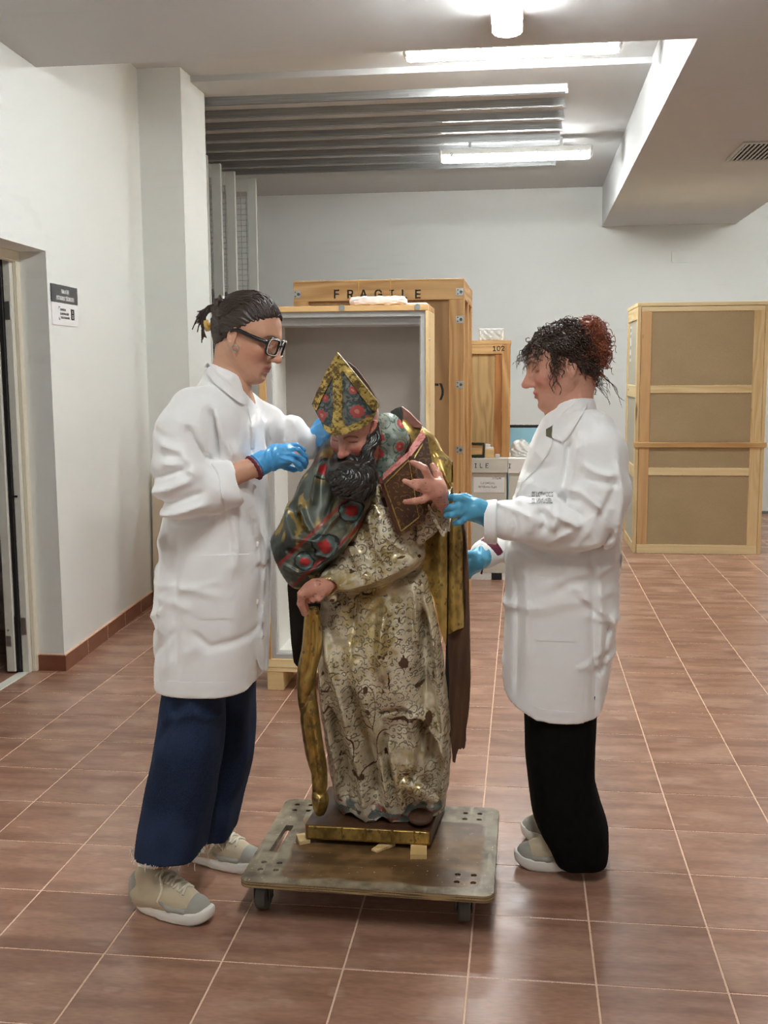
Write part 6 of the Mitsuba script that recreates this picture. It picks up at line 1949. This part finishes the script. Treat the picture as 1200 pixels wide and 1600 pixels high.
obj('body', bm, 'skin', pr, True, color=skin_color(bm, HR, (200, 148, 126), (192, 112, 96), (168, 92, 84), (70, 48, 40)))

F = Field([-.12, 3.0, .004], [.34, 3.64, .78], .006)
F.loft(px_rows([(1085, 822, 934, 3.10, 3.38), (1150, 820, 930, 3.10, 3.37), (1220, 826, 928, 3.10, 3.36), (1270, 832, 938, 3.10, 3.36), (1310, 842, 949, 3.10, 3.37), (1340, 858, 950, 3.11, 3.37), (1357, 866, 947, 3.12, 3.36)], 3.24), .01, p=3.0, cap=.002)
F.loft(px_rows([(1085, 818, 925, 3.30, 3.55), (1180, 820, 920, 3.32, 3.56), (1270, 830, 915, 3.33, 3.57), (1310, 842, 915, 3.34, 3.57)], 3.44), .012, p=2.4, cap=.006)
F.wave(lambda x, y, z: .010 * (meshkit.fbm(np.stack([x * 9, y * 9, z * 5], -1), 3, 24) - .5))
obj('trousers', F.mesh(1), 'black_cloth', pr, True, label='wide black trousers')

# coat
F = Field([-.30, 2.86, .38], [.44, 3.72, 1.50], .0058)
F.loft(px_rows([(636, 872, 920, 3.22, 3.34), (648, 856, 930, 3.18, 3.38), (666, 843, 944, 3.13, 3.42), (700, 828, 960, 3.09, 3.46), (750, 810, 971, 3.08, 3.48), (800, 799, 974, 3.09, 3.48), (880, 790, 974, 3.09, 3.49), (960, 788, 970, 3.085, 3.50), (1040, 786, 961, 3.08, 3.51), (1090, 786, 953, 3.08, 3.51), (1108, 786, 950, 3.08, 3.50), (1124, 787, 948, 3.08, 3.50)], 3.28, 3.28, 3.16), p=3.0, cap=.002)
hz = [S(x, y, 3.10)[[0, 2]] for x, y in ((780, 1092), (839, 1121), (889, 1126), (936, 1124), (953, 1100))]
F.put(lambda X, Y, Z: (np.interp(X.ravel(), [h[0] for h in hz], [h[1] for h in hz]).reshape(X.shape) + .02 * np.clip((Y - 3.2) / .3, -1, 1) - Z), [-.3, 2.8, .3], [.5, 3.8, .8], .002, 'and')
F.chain([S(926, 676, 3.15), S(938, 710, 3.11), S(940, 770, 3.08), S(922, 822, 3.07)], [.066, .070, .076, .078], .03, k0=.045)
F.chain([S(922, 822, 3.07), S(870, 818, 3.055), S(830, 816, 3.045), S(797, 815, 3.04)], [.080, .072, .064, .060], .02, k0=.02)
F.chain([S(872, 690, 3.42), S(850, 760, 3.47), S(830, 818, 3.48), S(790, 845, 3.42), S(757, 866, 3.34)], [.06, .06, .058, .052, .046], .03, k0=.04)
F.cone(S(890, 700, 3.28), S(896, 640, 3.27), .105, .066, .03)
s2 = lambda pts, h, w, ym=3.28, sharp=False: F.stroke([S(x, y, 3.09) for x, y in pts], 1.4 * h, w, ym, sharp)
s2([(872, 770), (885, 790), (910, 800)], -.016, .009, sharp=True)
s2([(880, 760), (905, 765), (938, 790)], .014, .012)
s2([(868, 792), (880, 804), (905, 815)], .014, .010)
s2([(842, 790), (852, 806), (846, 822)], -.013, .008)
s2([(855, 785), (866, 802), (862, 822)], .013, .009)
s2([(826, 790), (830, 808), (826, 826)], .008, .010)
s2([(800, 795), (808, 812), (804, 832)], -.006, .010)
s2([(905, 720), (930, 735), (960, 740)], .010, .012)
s2([(912, 745), (935, 752), (962, 748)], -.010, .010)
s2([(892, 690), (886, 730), (878, 765)], -.014, .009)
s2([(903, 690), (900, 730), (892, 760)], .010, .012)
s2([(930, 800), (948, 780), (960, 745)], -.010, .010)
s2([(960, 700), (968, 770), (962, 830)], .010, .010, 3.4)
s2([(955, 820), (940, 850), (905, 868)], -.018, .009, sharp=True)
s2([(760, 845), (810, 852), (865, 872), (905, 868)], -.020, .009, sharp=True)
s2([(926, 870), (928, 950), (930, 1040), (932, 1120)], -.012, .007, sharp=True)
s2([(936, 870), (940, 950), (940, 1040)], .008, .012)
s2([(807, 890), (809, 980), (806, 1090)], -.010, .007, sharp=True)
s2([(820, 880), (824, 960), (822, 1040)], .006, .012)
s2([(955, 980), (945, 1030), (938, 1060)], -.012, .010)
s2([(965, 960), (955, 1000), (945, 1030)], .010, .010)
s2([(875, 880), (872, 900), (880, 915)], .006, .012)
creases(F, 34, 31, np.array([-.1, 3.1, .65]), np.array([.33, 3.1, 1.30]), .0055, 3.28, .15, .012, .9)
F.wave(lambda x, y, z: .006 * (meshkit.fbm(np.stack([x * 8, y * 8, z * 5], -1), 3, 34) - .5))
coat2 = F.mesh(1)
ck2 = obj('coat', coat2, 'coat_cloth', pr, True, label='long white lab coat with embroidered chest pocket')
obj('shirt', sewn(coat2, [(853, 671), (866, 663), (865, 685), (854, 705)], .004, 3, .006), 'shirt_olive', pr, 30, label='olive top in the neck opening')
obj('collar', sewn(coat2, [(864, 661), (862, 684), (879, 691), (891, 678), (905, 655), (918, 634), (911, 622), (896, 630), (880, 645)], .012, 3, .012), 'coat_cloth', ck2, 40)
obj('lapel', sewn(coat2, [(849, 680), (864, 686), (857, 708), (836, 735), (815, 755), (806, 778), (808, 754), (818, 732), (833, 706)], .009, 3, .009), 'coat_cloth', ck2, 40)
obj('pocket', sewn(coat2, [(826, 750), (874, 749), (872, 772), (860, 786), (826, 786)], .003, 3), 'coat_cloth', ck2, 30)
obj('pocket', sewn(coat2, [(828, 902), (910, 903), (911, 990), (902, 1003), (838, 1001), (827, 988)], .003, 4), 'coat_cloth', ck2, 30)
obj('belt', sewn(coat2, [(932, 850), (973, 866), (971, 888), (928, 866)], .004, 3), 'coat_cloth', ck2, 30)
obj('hem', sewn(coat2, [(830, 1102), (845, 1108), (890, 1113), (928, 1111), (928, 1118), (890, 1120), (845, 1115), (832, 1109)], .0012, 4, .002), 'coat_cloth', ck2, 30)


def embroidered(mesh, lines):
    hit = first_hit(mesh)
    out = []
    for text, h, px_, py_, wpx in lines:
        m_ = meshkit.text_mesh(text, 1.0, .01, False)
        b_ = m_.bounds
        sc_ = wpx / (b_[1][0] - b_[0][0])
        u = px_ + (m_.vertices[:, 0] - b_[0][0]) * sc_
        v = py_ - (m_.vertices[:, 1]) * h
        top = m_.vertices[:, 2] > .005
        P_ = hit(np.stack([u, v], 1))
        P_[np.isnan(P_)] = np.nanmean(P_)
        P_[:, 1] -= np.where(top, .0058, .0025)
        out.append(trimesh.Trimesh(P_, m_.faces, process=False))
    return cat_(out)


obj('lettering', embroidered(coat2, [('II LCDADES', 7.0, 831, 775.5, 33), ('II MMUSEL', 7.0, 831, 785.5, 32)]), 'sign_dark', ck2, label='small dark embroidered lettering on the chest pocket')
G = Field(S(757, 815, 3.03) - [.02, .1, .1], S(757, 815, 3.03) + [.08, .1, .1], .004)
G.cone(S(757, 815, 3.035), S(776, 815.5, 3.038), .0600, .0640, 0)
xc0, xc1 = S(757, 815, 3.035)[0], S(777, 815, 3.035)[0]
G.put(lambda X, Y, Z: np.maximum(xc0 - X, X - xc1) + 0 * Y + 0 * Z, [a[0] for a in G.ax], [a[-1] for a in G.ax], .004, 'and')
G.cone(S(740, 812, 3.03), S(790, 812, 3.03), .045, .045, .004, 'cut')
obj('cuff', G.mesh(1), 'coat_cloth', ck2, True)


def near2(F):
    F.chain([S(759, 803, 3.03), S(750, 799, 3.02), S(740, 796, 3.005), S(730, 793, 3.0)], [.0335, .031, .031, .026], .012)
    for q in ([(729, 783, 2.985), (720, 778, 2.97), (710, 777, 2.968), (702, 777, 2.975)], [(727, 790, 2.985), (716, 791, 2.965), (705, 793, 2.962), (696, 794.5, 2.975)],
              [(727, 798, 2.985), (717, 801, 2.965), (706, 804, 2.965), (697, 805, 2.978)], [(731, 805, 2.99), (724, 811, 2.978), (718, 815, 2.978), (711, 817.5, 2.988)],
              [(742, 787, 3.03), (735, 780, 3.045), (728, 776, 3.05), (722, 775, 3.05)]):
        F.chain([S(*v) for v in q], [.0125, .0112, .0102, .0085], .004, k0=.010)


ey, ez = np.array([0, 1.0, 0]), np.array([0, 0, 1.0])
glove(pr, near2, S(690, 830, 2.93) - [.02, 0, .02], S(770, 765, 3.09) + [.02, 0, .02], 'nitrile_teal', (S(756, 803, 3.03), (ey, ez)), 'blue glove on the near hand touching the statue arm', .040)


def far2(F):
    F.chain([S(757, 866, 3.335), S(750, 872, 3.31), S(741, 878, 3.27), S(733, 884, 3.25)], [.036, .032, .031, .027], .012)
    for q in ([(735, 874, 3.24), (728, 880, 3.215), (722, 886, 3.19)], [(732, 880, 3.245), (725, 888, 3.22), (719, 894, 3.2)], [(732, 888, 3.25), (726, 896, 3.23), (720, 902, 3.21)], [(735, 893, 3.26), (730, 900, 3.245), (725, 906, 3.23)], [(742, 868, 3.26), (734, 866, 3.24), (728, 866, 3.225)]):
        F.chain([S(*v) for v in q], [.0130, .0116, .0098], .004, k0=.010)
    for t in range(5):
        F.stroke([S(732 + 6 * t, 850, 3), S(737 + 6 * t, 875, 3), S(745 + 6 * t, 900, 3)], .003 * (1 if t % 2 else -1), .004, 4)


glove(pr, far2, S(712, 915, 3.1) - [.02, 0, .02], S(775, 840, 3.40) + [.02, 0, .02], 'nitrile_teal', (S(756, 867, 3.33), (ey, np.array([-.4, 0, .9]))), 'blue glove on the far hand behind the cope', .040)
bc = S(760, 863, 3.345)
obj('inner_sleeve', tube([bc + [-.012, 0, -.008], bc + [.004, 0, .002], bc + [.03, .01, .02]], [.041, .043, .040], 18), 'burgundy', pr, True, label='dark red inner sleeve')
obj('bracelet_cord', tube(curve([S(757, 878, 3.30), S(754, 888, 3.30), S(752, 897, 3.30)], 8), .003, 6), 'burgundy', pr, True)

# curly hair
F = Field(HR.o - [.20, .16, .18], HR.o + [.22, .16, .22], .0034)
F.ell(HR(-.008, 0, .040), np.array([.099, .084, .085]) * HR.s, 0, HR.R)
F.ell(HR(-.050, 0, .005), np.array([.056, .066, .070]) * HR.s, .03, HR.R)


def hairline2(X, Y, Z):
    dx, dy, dz = X - HR.o[0], Y - HR.o[1], Z - HR.o[2]
    lx_, ly, lz = [(HR.R[0, i] * dx + HR.R[1, i] * dy + HR.R[2, i] * dz) / HR.s for i in range(3)]
    zl = np.where(lx_ > 0, .026 + .52 * lx_, .026 + 1.3 * lx_)
    return (zl - lz) * .7


F.put(hairline2, HR.o - .25, HR.o + .25, .008, 'and')
F.wave(lambda x, y, z: .012 * (meshkit.fbm(np.stack([x * 38, y * 38, z * 38], -1), 3, 6) - .45))
hair2 = F.mesh(1)
g = np.random.default_rng(21)


def curl(p0, d, L, r, turns, n=22, th=.0016):
    d = np.asarray(d, float) / np.linalg.norm(d)
    a = np.cross(d, [0.3, .8, .5])
    a /= np.linalg.norm(a)
    b_ = np.cross(d, a)
    t = np.linspace(0, 1, n)
    ph = g.random() * 6.28
    p_ = p0 + np.outer(t * L, d) + r * (.5 + .7 * t)[:, None] * (np.cos(turns * 6.28 * t + ph)[:, None] * a + np.sin(turns * 6.28 * t + ph)[:, None] * b_) + np.outer(-(t ** 2) * L * .25, [0, 0, 1.0])
    return tube(p_, th * (1 - .5 * t ** 3), 4, False)


n2 = meshkit.arrays(hair2, True)[2]
loc = HR.local(hair2.vertices)
cand = np.nonzero((n2 @ HR.R[:, 2] > -.6) & (loc[:, 0] > -.070))[0]
cs = []
for i in g.choice(cand, 640):
    v, nn = hair2.vertices[i], n2[i]
    tang = HR.R @ np.array([-.8, g.normal(0, .5), .15 + g.normal(0, .5)])
    tang = tang - nn * (tang @ nn) * .85
    cs.append(curl(v - nn * .002, tang + nn * .06, g.uniform(.03, .065), g.uniform(.003, .0065), g.uniform(1.5, 3.2)))
for k in range(60):                       # fringe over the forehead and by the ear
    y = g.uniform(-.07, .085)
    p0 = HR(.078 - 5 * y * y + .006 * g.random(), y, .082 - 3 * y * y)
    cs.append(curl(p0, HR.R @ np.array([.35 + g.normal(0, .3), g.normal(0, .3), -1 + .5 * g.random()]), g.uniform(.03, .07), g.uniform(.004, .009), g.uniform(1.2, 2.4), 22, .0013))
for k in range(15):
    p0 = HR(.040 - .045 * g.random(), .076, .035 + .02 * g.random())
    cs.append(curl(p0, HR.R @ np.array([.12 + g.normal(0, .15), .15, -1]), g.uniform(.05, .10), g.uniform(.004, .007), g.uniform(1.8, 3), 24, .0013))
for k in range(14):
    p0 = HR(-.075 + .012 * g.normal(), .03 * g.normal(), -.03)
    cs.append(curl(p0, HR.R @ np.array([-.5 + g.normal(0, .25), .2 * g.normal(), -1]), g.uniform(.05, .11), g.uniform(.003, .006), g.uniform(1, 2), 22, .0010))
hk2 = obj('hair', cat_([hair2] + cs), 'hair_brown', pr, True, label='dark brown curly hair')
bc2 = S(922, 541, 3.26)
F = Field(bc2 - .11, bc2 + .11, .004)
F.ell(bc2, [.052, .054, .080], 0)
F.ell(S(906, 570, 3.28), [.042, .045, .05], .03)
F.wave(lambda x, y, z: .020 * (meshkit.fbm(np.stack([x * 45, y * 45, z * 45], -1), 3, 9) - .45))
bun2 = F.mesh(1)
n3 = meshkit.arrays(bun2, True)[2]
cs = []
for i in g.choice(len(bun2.vertices), 760):
    v, nn = bun2.vertices[i], n3[i]
    tang = g.normal(0, 1, 3)
    tang = tang - nn * (tang @ nn) * .7
    cs.append(curl(v - nn * .004, tang / np.linalg.norm(tang) + nn * .25, g.uniform(.02, .045), g.uniform(.004, .008), g.uniform(1.2, 2.6), 18, .0014))
obj('bun', cat_([bun2] + cs), 'hair_auburn', hk2, True, label='large curly auburn bun')

# shoes
shoe(pr, [.205, 3.235, 0], floor_at(808, 1352), h=.10, lift=.001, lace_n=0)
shoe(pr, [.195, 3.45, 0], floor_at(818, 1313) + np.array([0, .01, 0]), h=.10, lift=.001, lace_n=0)
